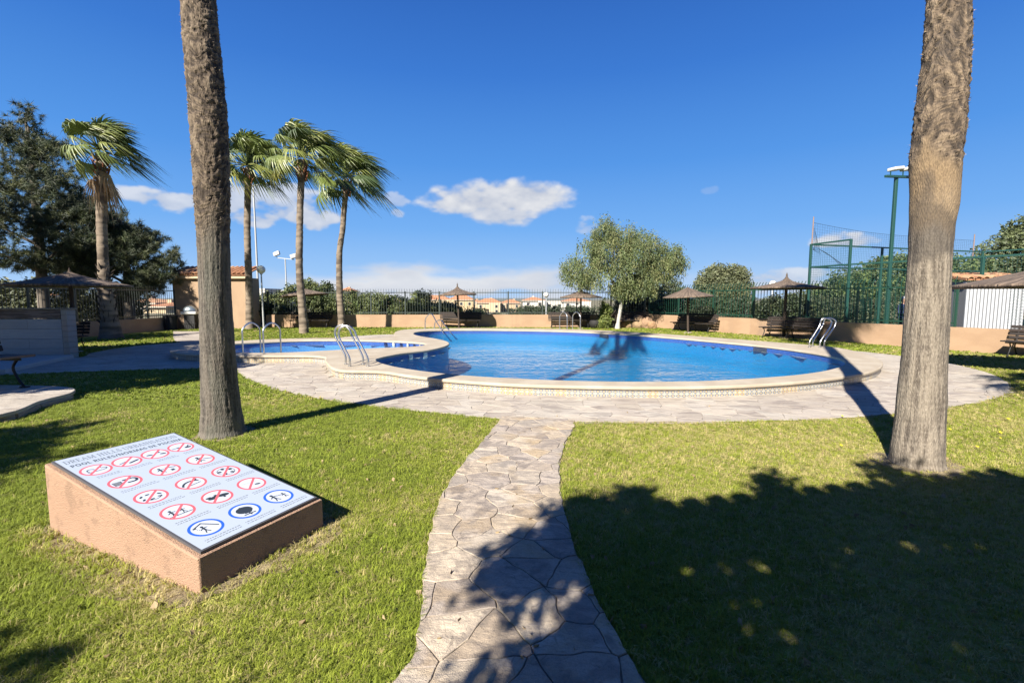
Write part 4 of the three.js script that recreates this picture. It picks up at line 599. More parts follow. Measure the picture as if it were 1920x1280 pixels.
parasol('wide dark parasol in the shade behind the grey wall', -13.4, 14.5, { r: 1.5, rim: 2.05, peak: 0.38, spike: 0.04, post: 0.06, seed: 31 });
parasol('flat weathered parasol behind a palm trunk over the leftmost back bench', -11.15, 25.9, { r: 1.25, rim: 1.84, peak: 0.36, spike: 0, tilt: 0.075, seed: 32 });
parasol('dark parasol with a pointed tip against the middle of the back wall', -2.85, 25.5, { r: 1.0, rim: 1.86, peak: 0.34, spike: 0.16, seed: 33, tilt: 0.03 });
parasol('parasol over the slatted bench left of the whitewashed tree', 3.7, 25.6, { r: 1.12, rim: 1.72, peak: 0.34, spike: 0.08, seed: 34 });
parasol('blunt parasol right of the whitewashed tree', 8.4, 22.6, { r: 1.14, rim: 1.74, peak: 0.44, spike: 0, seed: 35, tilt: 0.04 });
parasol('parasol with a tall spike beside the right hand pool ladder', 11.4, 19.85, { r: 1.35, rim: 2.1, peak: 0.3, spike: 0.2, seed: 36, post: 0.065 });
parasol('parasol cut by the right edge of the view, before the white hut', 11.3, 9.9, { r: 1.65, rim: 1.93, peak: 0.46, spike: 0.1, seed: 37 });

// ---------------------------------------------------------------- benches
const benchWood = [mat(0.026, 0.017, 0.014, 0.8), mat(0.033, 0.021, 0.016, 0.8), mat(0.022, 0.015, 0.012, 0.8)], iron = mat(0.015, 0.016, 0.017, 0.5, { metalness: 0.4 });
function makeBench(name, label, len) {
  const t = thing(name, label, 'bench', 0, 0), R = rng(len * 1000 | 0);
  const slat = rbox(len, 0.035, 0.085, 0.008), bslat = rbox(len, 0.085, 0.03, 0.008);
  for (let i = 0; i < 5; i++) { const m = mesh('seat_slat', slat, benchWood[Math.floor(R() * 3)], t); m.position.set(0, 0.43 + (i === 0 ? 0.005 : 0), 0.27 - i * 0.1); }
  for (let i = 0; i < 4; i++) { const m = mesh('back_slat', bslat, benchWood[Math.floor(R() * 3)], t); m.position.set(0, 0.53 + i * 0.1, -0.235 - i * 0.03); m.rotation.x = -0.29; }
  for (const s of [-1, 0, 1]) {
    const x = s * (len / 2 - 0.18), leg = part('leg', t);
    mesh('front_leg', tube([V(x, 0, 0.32), V(x, 0.13, 0.22), V(x, 0.28, 0.16), V(x, 0.40, 0.24)], 0.018, 16, 6), iron, leg);
    mesh('rear_leg', tube([V(x, 0, -0.32), V(x, 0.14, -0.2), V(x, 0.3, -0.12), V(x, 0.42, -0.2), V(x, 0.65, -0.285), V(x, 0.88, -0.355)], 0.018, 20, 6), iron, leg);
    mesh('seat_bearer', rbox(0.035, 0.035, 0.52, 0.006, x, 0.395, 0.03), iron, leg);
    mesh('foot_plate', simple(rbox(0.07, 0.018, 0.1, 0.004, x, 0.012, 0.32), rbox(0.07, 0.018, 0.1, 0.004, x, 0.012, -0.32)), iron, leg);
  }
  return t;
}
const B0 = makeBench('bench', 'long dark slatted bench against the left part of the back wall', 2.35); B0.userData.group = 'dark slatted benches round the pool';
const put = (o, x, D, turn) => { o.position.set(x, 0, -D); o.rotation.y = turn; return o; };
put(B0, -11.25, 26.4, 0);
const wallDir = Math.atan2(5.4, 3.2);     // the right hand wall, seen in plan
const cb = (label, x, D, turn) => clone(B0, label, x, D, turn);
cb('dark bench under the pointed parasol at the middle of the back wall', -2.9, 26.45, -0.05);
cb('slatted bench under the parasol left of the whitewashed tree', 3.2, 26.35, 0);
cb('dark bench half hidden behind the whitewashed tree trunk', 6.55, 26.3, 0.1);
cb('bench in the shade of the blunt parasol right of the whitewashed tree', 8.95, 23.4, -1.02);
cb('bench behind the spiked parasol and the right hand pool ladder', 11.35, 19.35, -1.08);
cb('dark bench cut by the right edge of the view', 14.75, 12.6, -1.12);
cb('bench in deep shade beside the end of the grey wall', -14.95, 15.0, 0.3);
{ const b = makeBench('bench', 'weathered bench on the stone slab at the left edge', 2.2); b.userData.group = 'dark slatted benches round the pool'; b.scale.setScalar(1.22); b.position.set(-8.86, 0.13, -6.95); b.rotation.y = 1.45; b.traverse((o) => { if (o.name === 'seat_slat') o.material = mat(0.15, 0.11, 0.085, 0.75); }); }

// ---------------------------------------------------------------- bench slab and shower wall on the left
{
  const s = thing('stone_slab', 'raised stone slab under the bench at the left edge', 'stone slab', 0, 0);
  mesh('slab_top', slabOf(SLAB, [], 0.075, 0.13, 0.012, 2), new THREE.MeshStandardMaterial({ map: rep(deckTex, 1 / 2.4), bumpMap: rep(stoneBump, 1 / 1.4), bumpScale: 0.012, roughness: 0.85 }), s);
  const edge = offset(SLAB, -0.015), R = rng(71);
  for (let i = 0; i < edge.length; i += 4) { const a = edge[i], b = edge[(i + 4) % edge.length], L = Math.hypot(b[0] - a[0], b[1] - a[1]); const m = mesh('edge_stone', rbox(L * 0.97, 0.1, 0.05 + 0.03 * R(), 0.015), stoneMats[Math.floor(R() * 4)], s); m.position.set((a[0] + b[0]) / 2, 0.03, -(a[1] + b[1]) / 2); m.rotation.y = Math.atan2(b[1] - a[1], b[0] - a[0]); }
}
{
  const w = thing('grey_wall', 'grey stone block wall with weathered cap at the left edge', 'wall', -14.62, 13.1), R = rng(72);
  const g1 = colorTex(256, 256, (i, j) => { const n = fbm(i / 32, j / 32, 5, 8, 8, 73), f = hash3(i, j, 2); return mix3(mix3([0.37, 0.375, 0.385], [0.47, 0.475, 0.48], n), [0.29, 0.29, 0.30], 0.3 * f); });
  const capT = colorTex(512, 128, (i, j) => { const n = fbm(i / 40, j / 16, 5, 12, 8, 75); return mix3([0.13, 0.095, 0.075], [0.28, 0.215, 0.175], sstep(0.35, 0.65, n)); });
  const gm = [1, 0.93, 1.06].map((k) => new THREE.MeshStandardMaterial({ color: new THREE.Color().setRGB(k, k, k), map: rep(g1, 1 / 0.8), bumpMap: rep(fineBump, 2), bumpScale: 0.003, roughness: 0.8 }));
  mesh('core', box(4.8, 1.1, 0.18, 0, 0.53, -0.02), mat(0.12, 0.12, 0.125, 0.9), w);
  for (let r = 0; r < 4; r++) for (let c = 0, cuts = r & 1 ? [-2.5, -0.55, 1.35, 2.28] : [-2.5, -1.5, 0.4, 2.28]; c < 3; c++) { const x0 = cuts[c], x1 = cuts[c + 1]; mesh('block', rbox(x1 - x0 - 0.004, 0.266, 0.05, 0.005, (x0 + x1) / 2, 0.135 + r * 0.27, 0.09), gm[Math.floor(R() * 3)], w); }
  mesh('cap_band', rbox(4.78, 0.235, 0.24, 0.012, -0.11, 1.215, 0), new THREE.MeshStandardMaterial({ map: rep(capT, 1), bumpMap: rep(stoneBump, 1), bumpScale: 0.02, roughness: 0.95 }), w);
  mesh('coping_stone', rbox(4.98, 0.045, 0.3, 0.012, 0.02, 1.36, 0), new THREE.MeshStandardMaterial({ map: rep(copingTex, 1), color: new THREE.Color().setRGB(0.6, 0.58, 0.52), roughness: 0.9 }), w);
  for (let r = 0; r < 9; r++) mesh('corner_stone', rbox(0.16, 0.146, 0.27, 0.008, 2.38, 0.075 + r * 0.149, 0), mat(0.36 + 0.05 * R(), 0.335, 0.29, 0.9), w);
  structure('shower_slab', slabOf(SHOWER, [], -0.03, 0.11, 0.012), new THREE.MeshStandardMaterial({ map: rep(g1, 1 / 1.3), color: new THREE.Color().setRGB(1.15, 1.12, 1.05), roughness: 0.85 }), 'pale low stone slab in front of the grey wall', 'paving');
}

// ---------------------------------------------------------------- pool ladders and handrails
const steel = phys(0.76, 0.76, 0.76, 0.3, { metalness: 1 });
function ladder(label, rails, r = 0.021, steps) {
  const t = thing('pool_ladder', label, 'pool ladder', 0, 0);
  for (const pts of rails) { const rail = mesh('handrail', tube(pts.map(([x, y, d]) => V(x, y, -d)), r, 72, 10), steel, t); for (const e of [pts[0], pts[pts.length - 1]]) mesh('flange', new THREE.CylinderGeometry(r * 1.9, r * 1.9, 0.012, 14).translate(e[0], e[1] + 0.012, -e[2]), steel, rail); }
  if (steps) for (const [a, b] of steps) mesh('step', bar(V(a[0], a[1], -a[2]), V(b[0], b[1], -b[2]), 0.09, 0.03), steel, t);
  return t;
}
const slanted = (ax, ad, bx, bd, lx, ld, y0 = 0.2, h = 0.86) => [[ax, y0, ad], [ax, y0 + 0.17, ad], [ax + lx * 0.35, y0 + 0.34, ad + ld * 0.35], [ax + lx, y0 + h * 0.78, ad + ld], [ax + lx + (bx - ax) * 0.12, y0 + h * 0.95, ad + ld + (bd - ad) * 0.12], [ax + lx + (bx - ax) * 0.5, y0 + h, ad + ld + (bd - ad) * 0.5], [bx + lx * 1.15 + (ax - bx) * 0.08, y0 + h * 0.9, bd + ld * 1.15], [bx + lx, y0 + h * 0.72, bd + ld], [bx + lx * 0.3, y0 + 0.32, bd + ld * 0.3], [bx, y0 + 0.16, bd], [bx, y0, bd]];
ladder('pair of slanted steel handrails at the near left corner of the pool', [slanted(-3.66, 10.36, -3.26, 10.3, -0.24, 0.06), slanted(-3.47, 10.06, -3.08, 10.06, -0.24, 0.06)]);
ladder('pair of curved steel handrails at the right end of the pool', [slanted(8.82, 14.0, 9.1, 13.95, 0.34, 0.1, 0.2, 0.86), slanted(9.08, 14.25, 9.36, 14.15, 0.34, 0.1, 0.2, 0.86)]);
const hoop = (x, d, dx, dd, y0 = 0.2, h = 0.8) => [[x, y0, d], [x, y0 + h * 0.5, d], [x + dx * 0.05, y0 + h * 0.82, d + dd * 0.05], [x + dx * 0.5, y0 + h, d + dd * 0.5], [x + dx * 0.95, y0 + h * 0.82, d + dd * 0.95], [x + dx, y0 + h * 0.5, d + dd], [x + dx, y0 - 0.1, d + dd]];
ladder('pair of upright steel hoops at the near side of the children\'s pool', [hoop(-7.08, 12.42, 0.24, 0.42), hoop(-6.5, 12.36, 0.24, 0.42)]);
ladder('small steel ladder on the far edge in front of the slatted bench', [hoop(2.25, 22.35, 0.3, -0.42), hoop(2.85, 22.3, 0.3, -0.42)], 0.024);
ladder('slanted steel handrails at the far left edge of the big pool', [[[-4.15, 0.2, 22.6], [-4.1, 0.7, 22.6], [-3.85, 0.92, 22.5], [-3.5, 0.55, 22.0], [-3.1, 0.05, 21.5]], [[-3.75, 0.2, 22.9], [-3.7, 0.5, 22.9], [-3.45, 0.6, 22.8], [-3.15, 0.4, 22.2], [-2.75, 0.0, 21.7]]], 0.024);

// ---------------------------------------------------------------- rules board on a sloping plinth
{
  const plan = (a, b) => signAt(a, b), t = thing('rules_sign', 'sloping peach plinth carrying the white pool rules board', 'sign', SIGN.x, SIGN.D, Math.atan2(SIGN.ax[1], SIGN.ax[0]));
  // local axes: x along the length (rising), z towards the photographer's left; the width runs along -z turned
  const s = new THREE.Shape([new THREE.Vector2(0, -0.1), new THREE.Vector2(1.74, -0.1), new THREE.Vector2(1.74, 0.481), new THREE.Vector2(0, 0.212)]);
  const body = new THREE.ExtrudeGeometry(s, { depth: 0.875 - 0.024, bevelEnabled: true, bevelSize: 0.012, bevelThickness: 0.012, bevelOffset: -0.012, bevelSegments: 3 }).translate(0, 0, 0.012);
  const st = stuccoTex([0.56, 0.315, 0.175], [0.63, 0.375, 0.215], [0.43, 0.25, 0.15], 811), dirt = colorTex(512, 512, (i, j) => { const u = i / 512, v = j / 512; const n = fbm(u * 4, v * 4, 5, 4, 4, 811), f = hash3(i, j, 3), d = fbm(u * 9, v * 9, 5, 9, 9, 815); return mix3(mix3(mix3([0.435, 0.27, 0.178], [0.485, 0.31, 0.21], n), [0.36, 0.222, 0.148], 0.3 * f), [0.24, 0.155, 0.105], 0.4 * sstep(0.58, 0.73, d)); });
  const render = new THREE.MeshStandardMaterial({ map: rep(dirt, 1 / 0.9), bumpMap: rep(stuccoBump, 1 / 0.3), bumpScale: 0.009, roughness: 0.95 });

  mesh('plinth', body.scale(1, 1, 1).translate(0, 0, 0), render, t);

  const slope = Math.atan2(0.269, 1.74), bl = Math.hypot(1.74, 0.269);
  const c = document.createElement('canvas'); c.width = 900; c.height = 1900; const x = c.getContext('2d'), W = c.width, H = c.height;
  x.fillStyle = '#b4c0d0'; x.fillRect(0, 0, W, H);
  x.fillStyle = '#3c4248'; x.textAlign = 'center'; x.textBaseline = 'middle';
  const fit = (txt, y, w, font, size) => { x.font = font.replace('@', size); const m = x.measureText(txt).width; x.save(); x.translate(W / 2, y); x.scale(w / m, 1); x.fillText(txt, 0, 0); x.restore(); };
  x.fillStyle = '#5a6168'; fit('DREAM HILLS URBANISATION', 84, 852, '@px serif', 92);
  x.fillStyle = '#434a51'; fit('POOL RULES/NORMAS DE PISCINA', 180, 840, 'bold @px sans-serif', 68);
  const R = rng(82), caption = (cx, cy, w) => { x.fillStyle = '#7b838c'; for (let l = 0; l < 2; l++) { let q = cx - w / 2; while (q < cx + w / 2) { const k = 6 + R() * 16; x.fillRect(q, cy + l * 24, k, 9); q += k + 6; } } };
  const man = (px, py, k, arm) => { x.beginPath(); x.arc(px, py - 34 * k, 9 * k, 0, 7); x.fill(); x.lineCap = 'round'; x.lineWidth = 12 * k; x.beginPath(); x.moveTo(px, py - 22 * k); x.lineTo(px, py + 8 * k); x.stroke(); x.lineWidth = 7 * k; x.beginPath(); x.moveTo(px, py + 6 * k); x.lineTo(px - 12 * k, py + 38 * k); x.moveTo(px, py + 6 * k); x.lineTo(px + 13 * k, py + 36 * k); x.moveTo(px, py - 18 * k); x.lineTo(px - 20 * k, py - 2 * k * arm); x.moveTo(px, py - 18 * k); x.lineTo(px + 22 * k, py - 14 * k * arm); x.stroke(); };
  const art = [
    () => { x.lineWidth = 7; x.beginPath(); x.arc(-26, -4, 20, 2.4, 6); x.moveTo(-52, 24); x.lineTo(30, 22); x.bezierCurveTo(70, 18, 60, -16, 34, -8); x.stroke(); x.beginPath(); x.arc(28, -26, 10, 0, 7); x.fill(); },
    () => { x.lineWidth = 7; x.beginPath(); x.moveTo(-52, 18); x.lineTo(4, -6); x.stroke(); x.lineWidth = 16; x.beginPath(); x.moveTo(4, 34); x.lineTo(58, 14); x.stroke(); },
    () => { x.beginPath(); x.ellipse(-36, -2, 20, 9, 0.2, 0, 7); x.ellipse(40, 24, 20, 10, 0.3, 0, 7); x.fill(); x.beginPath(); x.moveTo(16, -30); x.lineTo(32, -34); x.lineTo(40, -6); x.lineTo(18, -6); x.fill(); },
    () => { x.lineWidth = 8; x.beginPath(); x.moveTo(-62, 4); x.lineTo(-16, 2); x.stroke(); x.beginPath(); x.ellipse(-20, 2, 14, 8, 0, 0, 7); x.ellipse(36, 26, 24, 13, 0, 0, 7); x.fill(); x.beginPath(); x.moveTo(40, 10); x.lineTo(58, -8); x.stroke(); },
    () => { x.fillRect(-62, -22, 46, 52); x.lineWidth = 15; x.beginPath(); x.moveTo(0, -24); x.lineTo(36, -26); x.arc(36, -2, 26, -1.5, 1.7); x.lineTo(10, 22); x.stroke(); x.fillStyle = '#c9cdd2'; for (let q = 0; q < 4; q++) x.fillRect(-58, -16 + q * 13, 38, 4); },
    () => { man(-24, 0, 0.95, 1); x.lineWidth = 9; x.beginPath(); x.moveTo(14, -26); x.lineTo(62, -6); x.stroke(); x.fillRect(22, 14, 20, 26); },
    () => { man(-6, 0, 1.05, 1.4); x.lineWidth = 8; x.beginPath(); x.moveTo(18, 4); x.lineTo(62, 24); x.stroke(); },
    () => { for (const [a, b] of [[-42, -24], [-6, -32], [-46, 18], [-10, 34], [46, -6], [34, 26]]) { x.beginPath(); x.ellipse(a, b, 13, 7, a * 0.02, 0, 7); x.fill(); } x.lineWidth = 5; x.beginPath(); x.arc(0, 0, 48, 0.4, 2.2); x.stroke(); },
    () => { x.lineWidth = 13; x.beginPath(); x.arc(4, 42, 66, 3.5, 5.4); x.stroke(); x.beginPath(); x.arc(40, -34, 12, 0, 7); x.fill(); x.lineWidth = 6; x.beginPath(); x.moveTo(-40, 34); x.lineTo(46, 20); x.stroke(); },
    () => { x.lineWidth = 4; x.strokeStyle = '#444c52'; x.beginPath(); x.arc(0, 0, 52, 0, 7); x.stroke(); for (let q = 0; q < 5; q++) { const a = q * 1.2566 - 1.57; x.beginPath(); x.ellipse(Math.cos(a) * 40, Math.sin(a) * 40, 14, 11, a, 0, 7); x.fill(); } },
    () => { man(-30, 2, 0.9, 1); man(24, 6, 0.7, 1.2); x.lineWidth = 6; x.beginPath(); x.moveTo(-60, 38); x.lineTo(58, 38); x.stroke(); },
    () => { x.beginPath(); x.ellipse(-22, 2, 36, 17, -0.1, 0, 7); x.ellipse(34, 6, 34, 17, 0.1, 0, 7); x.fill(); x.fillRect(-60, -22, 30, 16); x.fillRect(-10, -26, 18, 20); x.fillRect(22, 12, 12, 24); },
    () => { x.beginPath(); x.ellipse(22, 28, 18, 9, 0.3, 0, 7); x.fill(); x.lineWidth = 3; x.strokeStyle = '#aab0b6'; x.beginPath(); x.moveTo(-50, -24); x.lineTo(40, -10); x.stroke(); },
    () => { man(-14, 12, 0.9, 1.2); x.lineWidth = 8; x.beginPath(); x.moveTo(-46, -30); x.lineTo(2, -54); x.lineTo(56, 20); x.stroke(); x.fillRect(-56, -32, 18, 12); for (let q = 0; q < 3; q++) x.fillRect(-44 + q * 6, -12 + q * 9, 4, 6); },
    () => { x.beginPath(); x.ellipse(0, -8, 46, 38, 0, 0, 7); x.fill(); x.beginPath(); x.moveTo(-6, -52); x.lineTo(30, -36); x.lineTo(44, 8); x.lineTo(20, 34); x.lineTo(-20, 34); x.fill(); x.lineWidth = 9; x.beginPath(); x.moveTo(-30, 44); x.lineTo(34, 46); x.moveTo(4, 30); x.lineTo(4, 56); x.stroke(); },
    () => { man(-28, 0, 1.05, 1); man(36, 8, 0.7, 1.1); x.lineWidth = 6; x.beginPath(); x.moveTo(-4, -12); x.lineTo(26, -4); x.stroke(); },
  ];
  const rows = [[4, 350], [3, 692], [3, 1040], [3, 1368], [3, 1690]]; let k = 0;
  for (const [n, y] of rows) for (let i = 0; i < n; i++) {
    const cx = n === 4 ? 124 + i * 214 : 160 + i * 287, r = n === 4 ? 103 : 108, blue = y > 1600;
    x.save(); x.translate(cx, y); x.fillStyle = '#c6cedb'; x.beginPath(); x.arc(0, 0, r, 0, 7); x.fill();
    x.fillStyle = x.strokeStyle = '#333a40'; x.lineCap = 'round'; x.save(); x.scale(r / 86, r / 86); art[k++ % art.length](); x.restore();
    x.lineWidth = r * 0.17; x.strokeStyle = blue ? '#2f63d8' : '#d8666f'; x.lineCap = 'butt';
    if (!blue) { x.lineWidth = r * 0.17; x.beginPath(); x.moveTo(-r * 0.62, r * 0.62); x.lineTo(r * 0.62, -r * 0.62); x.stroke(); x.lineWidth = r * 0.16; }
    x.beginPath(); x.arc(0, 0, r * 0.92, 0, 7); x.stroke(); x.restore();
    caption(cx + 20, y + r + 26, n === 4 ? 150 : 230);
  }
  const print = new THREE.CanvasTexture(c); print.colorSpace = THREE.SRGBColorSpace; print.anisotropy = 8;
  const boardMat = phys(1, 1, 1, 0.35, { map: print }), edge = mat(0.09, 0.09, 0.1, 0.5);
  const top = part('board', t); top.position.set(0, 0.212, 0); top.rotation.z = slope;
  const bw = 0.79, bL = bl - 0.075, panel = new THREE.PlaneGeometry(bw, bL).rotateX(-Math.PI / 2).rotateY(Math.PI / 2);   // the heading lies at the high end
  { const p = panel.attributes.position, n = panel.attributes.normal, uv = panel.attributes.uv; for (let i = 0; i < uv.count; i++) uv.setXY(i, (bw / 2 - p.getZ(i) * -1 * 1) / bw, (p.getX(i) + bL / 2) / bL); }
  mesh('printed_sheet', panel.translate(bl / 2, 0.021, 0.4375), boardMat, top);
  mesh('board_plate', box(bL + 0.024, 0.016, bw + 0.024, bl / 2, 0.011, 0.4375), edge, top);
}

// ---------------------------------------------------------------- small building with a tiled roof, top left
const roofTileMats = [mat(0.42, 0.2, 0.1, 0.85), mat(0.50, 0.27, 0.14, 0.85), mat(0.36, 0.17, 0.09, 0.85), mat(0.55, 0.34, 0.19, 0.85)];
const tileGeo = (r, L) => { const p = [], idx = [], n = 8; for (let j = 0; j < 2; j++) for (const q of [r, r - 0.014]) for (let i = 0; i <= n; i++) { const a = i / n * Math.PI, k = q * (j ? 0.84 : 1); p.push(Math.cos(a) * k, Math.sin(a) * k * 0.8, j ? -L : 0); } const row = n + 1; const at = (j, s, i) => (j * 2 + s) * row + i; for (let i = 0; i < n; i++) { idx.push(at(0, 0, i), at(0, 0, i + 1), at(1, 0, i), at(1, 0, i), at(0, 0, i + 1), at(1, 0, i + 1)); idx.push(at(0, 1, i), at(1, 1, i), at(0, 1, i + 1), at(1, 1, i), at(1, 1, i + 1), at(0, 1, i + 1)); idx.push(at(0, 0, i), at(0, 1, i), at(0, 0, i + 1), at(0, 1, i), at(0, 1, i + 1), at(0, 0, i + 1)); } const g = new THREE.BufferGeometry(); g.setAttribute('position', new THREE.Float32BufferAttribute(p, 3)); g.setIndex(idx); return g.toNonIndexed(); };
function flatNormals(g) { g.computeVertexNormals(); return g; }
function tiledRoof(root, x0, x1, zEave, zRidge, yEave, yRidge, step, seed) {
  const R = rng(seed), run = zEave - zRidge, rise = yRidge - yEave, len = Math.hypot(run, rise), n = Math.ceil(len / 0.34), cols = Math.round((x1 - x0) / step), tg = flatNormals(tileGeo(step * 0.36, 0.4)), roof = mesh('roof', slabRoof(x0, x1, zEave, zRidge, yEave, yRidge), roofTileMats[2], root);
  for (let r = 0; r < n; r++) for (let c = 0; c < cols; c++) { const q = r / n, m = mesh('roof_tile', tg, roofTileMats[Math.floor(R() * 4)], roof); m.position.set(x0 + (c + 0.5) * step * (x1 - x0) / (cols * step), lerp(yEave, yRidge, q) + 0.025, lerp(zEave, zRidge, q) + 0.05); m.rotation.x = Math.atan2(rise, run) + 0.02; }
  return roof;
}
function slabRoof(x0, x1, ze, zr, ye, yr) { const s = new THREE.Shape([new THREE.Vector2(-ze, ye), new THREE.Vector2(-zr, yr), new THREE.Vector2(-zr, yr - 0.1), new THREE.Vector2(-ze, ye - 0.06)]); return new THREE.ExtrudeGeometry(s, { depth: x1 - x0, bevelEnabled: false }).rotateY(-Math.PI / 2).rotateY(Math.PI).translate(x0, 0, 0).scale(1, 1, 1); }
{
  const b = thing('small_building', 'small peach building with terracotta tiled roof behind the left palm', 'building', -16.33, 26.9);
  const peach = new THREE.MeshStandardMaterial({ map: rep(stuccoTex([0.37, 0.255, 0.165], [0.42, 0.295, 0.19], [0.31, 0.21, 0.14], 821), 1 / 1.3), bumpMap: rep(stuccoBump, 1 / 0.6), bumpScale: 0.004, roughness: 0.92 });
  mesh('wall', simple(box(2.35, 2.9, 0.2, -0.9, 1.3, 0.9), box(1.35, 2.9, 0.2, 1.35, 1.3, 0.9), box(0.45, 0.9, 0.2, 0.48, 0.28, 0.9), box(0.45, 0.25, 0.2, 0.48, 2.62, 0.9), box(0.2, 2.9, 0.8, -1.98, 1.3, 0.39), box(0.2, 2.9, 0.8, 1.92, 1.3, 0.39), box(4.1, 2.9, 0.1, -0.03, 1.3, -0.06)), peach, b);
  const win = part('window', b); mesh('pane', box(0.44, 1.76, 0.02, 0.48, 1.6, 0.86), phys(0.75, 0.8, 0.86, 0.12), win); for (const k of [0.36, 0.6]) mesh('glazing_bar', box(0.02, 1.76, 0.03, k, 1.6, 0.885), mat(0.6, 0.6, 0.6, 0.5), win);
  mesh('cornice', rbox(4.15, 0.16, 0.3, 0.02, 0, 2.78, 1.05), mat(0.60, 0.45, 0.3, 0.9), b);
  const ye = 2.9, x0 = -2.1, x1 = 2.05;
  const R = rng(822), tg = flatNormals(tileGeo(0.1, 0.42)), slab = simple(bar(V(-0.03, 2.88, 1.25), V(-0.03, 3.36, -0.25), 4.15, 0.06)), roof = mesh('roof', slab, roofTileMats[2], b);
  for (let r = 0; r < 4; r++) for (let c = 0; c < 16; c++) { const q = r / 4, m = mesh('roof_tile', tg, roofTileMats[Math.floor(R() * 4)], roof); m.position.set(x0 + 0.13 + c * 0.253, lerp(2.93, 3.4, q), lerp(1.33, -0.2, q)); m.rotation.x = 0.3; }
}
// round metal grill on a stand and a litter bin in front of it
{
  const g = thing('barbecue', 'small pale domed barbecue on a dark stand beside the small building', 'barbecue', -17.2, 25.4, 0.2);
  mesh('hood', new THREE.SphereGeometry(0.3, 24, 12, 0, 6.283, 0, 1.5).scale(1.15, 1.0, 0.8).translate(0, 0.95, 0), phys(0.35, 0.42, 0.46, 0.3, { metalness: 0.7 }), g);
  mesh('tray', rbox(0.74, 0.14, 0.5, 0.03, 0, 0.87, 0), mat(0.62, 0.62, 0.6, 0.5), g);
  mesh('stand', simple(box(0.5, 0.78, 0.36, 0, 0.39, 0)), mat(0.02, 0.02, 0.022, 0.7), g);
  mesh('shelf', box(0.6, 0.03, 0.42, 0, 0.3, 0), mat(0.03, 0.03, 0.03, 0.7), g);
  const bin = thing('litter_bin', 'dark cylindrical litter bin left of the small building', 'bin', -18.0, 25.0);
  mesh('body', new THREE.CylinderGeometry(0.32, 0.29, 0.72, 20, 1, true).translate(0, 0.38, 0), mat(0.018, 0.018, 0.02, 0.8, { side: THREE.DoubleSide }), bin); mesh('rim', new THREE.TorusGeometry(0.32, 0.025, 8, 24).rotateX(1.5708).translate(0, 0.74, 0), mat(0.025, 0.025, 0.028, 0.6), bin); mesh('base', new THREE.CylinderGeometry(0.29, 0.29, 0.03, 20).translate(0, 0.03, 0), iron, bin);
  const hole = thing('round_planter', 'dark round pot at the foot of the yellow green shrub', 'pot', 4.55, 26.0);
  mesh('bowl', new THREE.LatheGeometry([[0.12, 0], [0.28, 0.12], [0.33, 0.3], [0.26, 0.46], [0.22, 0.44], [0.2, 0.3]].map(([a, c]) => new THREE.Vector2(a, c)), 24), mat(0.015, 0.014, 0.014, 0.8, { side: THREE.DoubleSide }), hole);
  mesh('soil', new THREE.CylinderGeometry(0.21, 0.21, 0.02, 20).translate(0, 0.38, 0), mat(0.03, 0.022, 0.016, 1), hole);
  // boulders of the rockery between the tree and the wall
  const R = rng(830);
  [[6.55, 26.5, 0.3], [7.0, 26.3, 0.34], [7.45, 26.1, 0.36], [7.05, 26.55, 0.42], [7.6, 25.75, 0.24], [6.2, 26.55, 0.25]].forEach(([x, d, r], i) => {
    const q = new THREE.IcosahedronGeometry(r, 3), p = q.attributes.position; for (let k = 0; k < p.count; k++) { const X = p.getX(k), Y = p.getY(k), Z = p.getZ(k), n = 0.72 + 0.6 * fbm(X * 4 / r * 0.3 + i * 9, Y * 4 / r * 0.3 + Z * 2.1 / r * 0.3, 3, 0, 0, 831); p.setXYZ(k, X * n, Y * n * 1.05, Z * n); } q.computeVertexNormals();
    const m = mesh('boulder', q, new THREE.MeshStandardMaterial({ color: new THREE.Color().setRGB(0.26 + 0.08 * R(), 0.17 + 0.04 * R(), 0.11), bumpMap: rep(stoneBump, 2), bumpScale: 0.05, roughness: 0.95 })); m.position.set(x, r * 0.7, -d); m.rotation.y = R() * 6;
    tag(m, ['small brown boulder nearest the whitewashed tree trunk', 'brown boulder at the middle front of the rockery', 'large brown boulder towards the right of the rockery', 'tall brown boulder at the back of the rockery', 'smallest brown boulder at the right end of the rockery', 'half hidden boulder at the left end of the rockery'][i], 'boulder', 'boulders of the rockery by the wall');
  });
}

// ---------------------------------------------------------------- lamps
const paleMetal = mat(0.55, 0.57, 0.58, 0.4, { metalness: 0.3 }), opal = phys(0.82, 0.80, 0.76, 0.25);
function globeLamp(label, x, D, h, r, y = 0) { const t = thing('globe_lamp', label, 'street lamp', x, D, 0, null, y); mesh('pole', rod(V(0, -0.05, 0), V(0, h - r * 0.8, 0), 0.05, 0.035, 10), paleMetal, t); mesh('collar', new THREE.CylinderGeometry(r * 0.4, r * 0.3, 0.1, 14).translate(0, h - r * 0.95, 0), paleMetal, t); mesh('globe', new THREE.SphereGeometry(r, 24, 16).translate(0, h, 0), opal, t); return t; }
globeLamp('white globe lamp on a slim pole right of the small building', -13.62, 26.0, 3.2, 0.22);
globeLamp('distant globe lamp above the white houses', 2.55, 35.5, 2.32, 0.2, -0.4);
globeLamp('globe lamp half behind the spiked parasol', 13.75, 25.2, 2.47, 0.2, -0.1);
